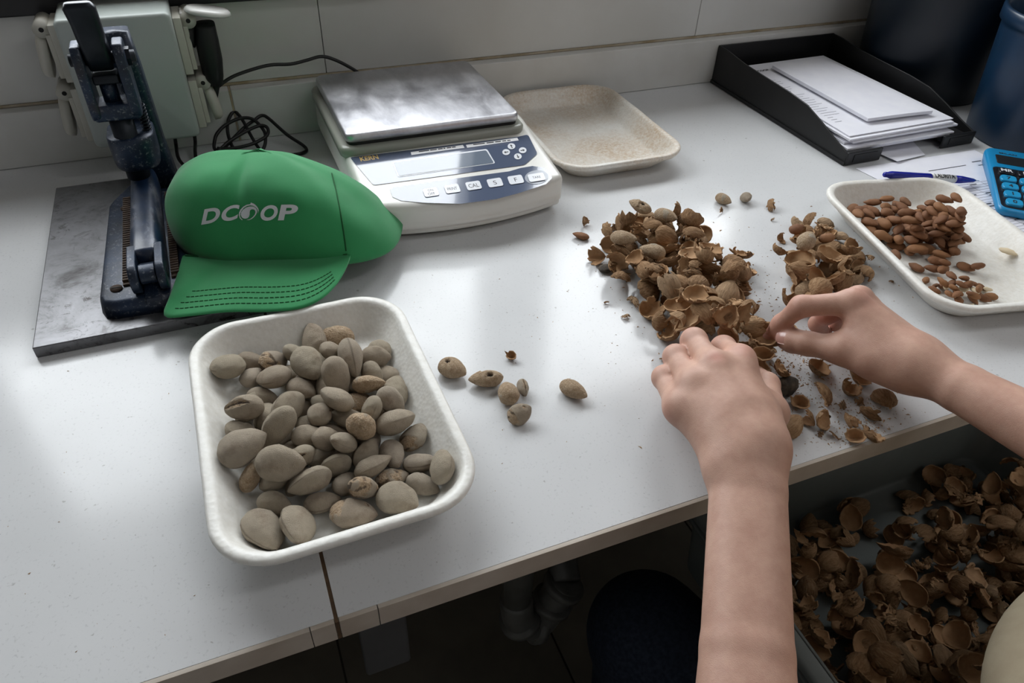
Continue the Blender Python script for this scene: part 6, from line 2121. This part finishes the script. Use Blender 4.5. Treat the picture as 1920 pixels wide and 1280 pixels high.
kh = Heap(KX0 - .02, KX1 + .02, KY0 - .02, KY1 + .02, kbase, .002)
r6 = random.Random(44)
def crate_density(x, y):
    # deeper towards the person and the right, thin towards the back
    u = (KY1 - y) / (KY1 - KY0); s_ = (x - KX0) / (KX1 - KX0)
    return min(1, .15 + 1.15 * u + .1 * s_)
# lower layers: too many and too hidden to tell apart
lowV, lowF, lowM = [], [], []
def cpos():
    while True:
        x, y = r6.uniform(KX0 + .03, KX1 - .03), r6.uniform(KY0 + .03, KY1 - .028)
        if r6.random() < crate_density(x, y): return Vector((x, y, 0))
for _ in range(400):
    w = cpos()
    me_, q, s_, loc = drop_shell(kh, 0, 0, 0, r6, '', None, tries=3, sink=.003, conv=w)
    R3 = rot_np(q); pts = verts_of(me_) * s_ @ R3.T + np.array(loc)
    k = len(lowV); lowV += pts.tolist()
    for p_ in me_.polygons:
        lowF.append(tuple(k + i for i in p_.vertices)); lowM.append(p_.material_index)
o = obj('shell_litter', lowV, lowF, SHM, None, True, fmat=lowM)
tag(o, 'deep layer of broken almond shells filling the grey crate', 'almond shells', kind='stuff')
zone_y = lambda y: 'back' if y > .02 else ('middle' if y > -.07 else 'near side')
zone_x = lambda x: 'left' if x < .50 else ('centre' if x < .64 else 'right')
kn = {'half': 'half almond shell', 'partial': 'broken almond shell', 'cup': 'cup-shaped shell end', 'tipcup': 'pointed shell tip', 'strip': 'narrow shell sliver', 'chip': 'small shell chip'}
for _ in range(86):
    w = cpos()
    kd = r6.choice(['half'] * 5 + ['partial'] * 4 + ['cup', 'tipcup', 'strip', 'chip'])
    me_, q, s_, loc = drop_shell(kh, 0, 0, 0, r6, '', None, kd, r6.uniform(.9, 1.2), None, 2, .004, w)
    put_obj('almond_shell', me_, q, s_, loc, '%s on top in the %s %s of the crate' % (kn[kd], zone_x(w.x), zone_y(w.y)), 'almond shell', 'shells on top in the crate')

# ================================================================ stool and drain under the worktop
st = empty('stool', (.50, -.16, Z0))
tag(st, 'round black stool under the seated person', 'stool')
m_seat = simple('black_vinyl', (10, 10, 11), .5)
v, f = lathe([(.0005, .400), (.19, .400), (.205, .408), (.213, .425), (.211, .444), (.195, .4545), (.10, .457), (.0005, .4575)], 56)
obj('seat', v, f, m_seat, st)
v, f = cyl((0, 0, .05), (0, 0, .40), .024); obj('column', v, f, m_steel_dark, st)
for k in range(5):
    a = 2 * PI * k / 5 + .3
    mb = MB()
    v, f = tube([(.02 * math.cos(a), .02 * math.sin(a), .07), (.22 * math.cos(a), .22 * math.sin(a), .035), (.25 * math.cos(a), .25 * math.sin(a), .001)], [.014, .012, .013], 10)
    obj('leg', v, f, m_steel_dark, st)
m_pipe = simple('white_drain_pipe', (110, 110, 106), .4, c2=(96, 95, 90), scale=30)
dp = empty('drain_trap', (.22, .50, Z0))
tag(dp, 'white ribbed drain pipe bending in the dark under the worktop', 'drain pipe')
y0 = .22
pts = [PY(1062, 1090, y0), PY(1040, 1120, y0), PY(1010, 1165, y0), PY(975, 1160, y0), PY(968, 1120, y0)]
base = Vector(dp.location)
path = smooth_path(pts, 6)
rad = .024
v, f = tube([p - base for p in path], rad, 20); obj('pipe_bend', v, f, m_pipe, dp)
for k in (2, 7, 13, 18):
    p, q = path[k], path[k + 1]
    d_ = (q - p).normalized()
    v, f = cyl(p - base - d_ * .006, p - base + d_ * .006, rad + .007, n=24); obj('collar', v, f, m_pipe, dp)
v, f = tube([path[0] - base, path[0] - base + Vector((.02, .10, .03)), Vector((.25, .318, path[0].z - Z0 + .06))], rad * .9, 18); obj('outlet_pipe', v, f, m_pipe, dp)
v, f = tube([path[-1] - base, path[-1] - base + Vector((0, 0, .10)), Vector((path[-1].x - base.x, path[-1].y - base.y, .877))], rad * .9, 18); obj('inlet_pipe', v, f, m_pipe, dp)
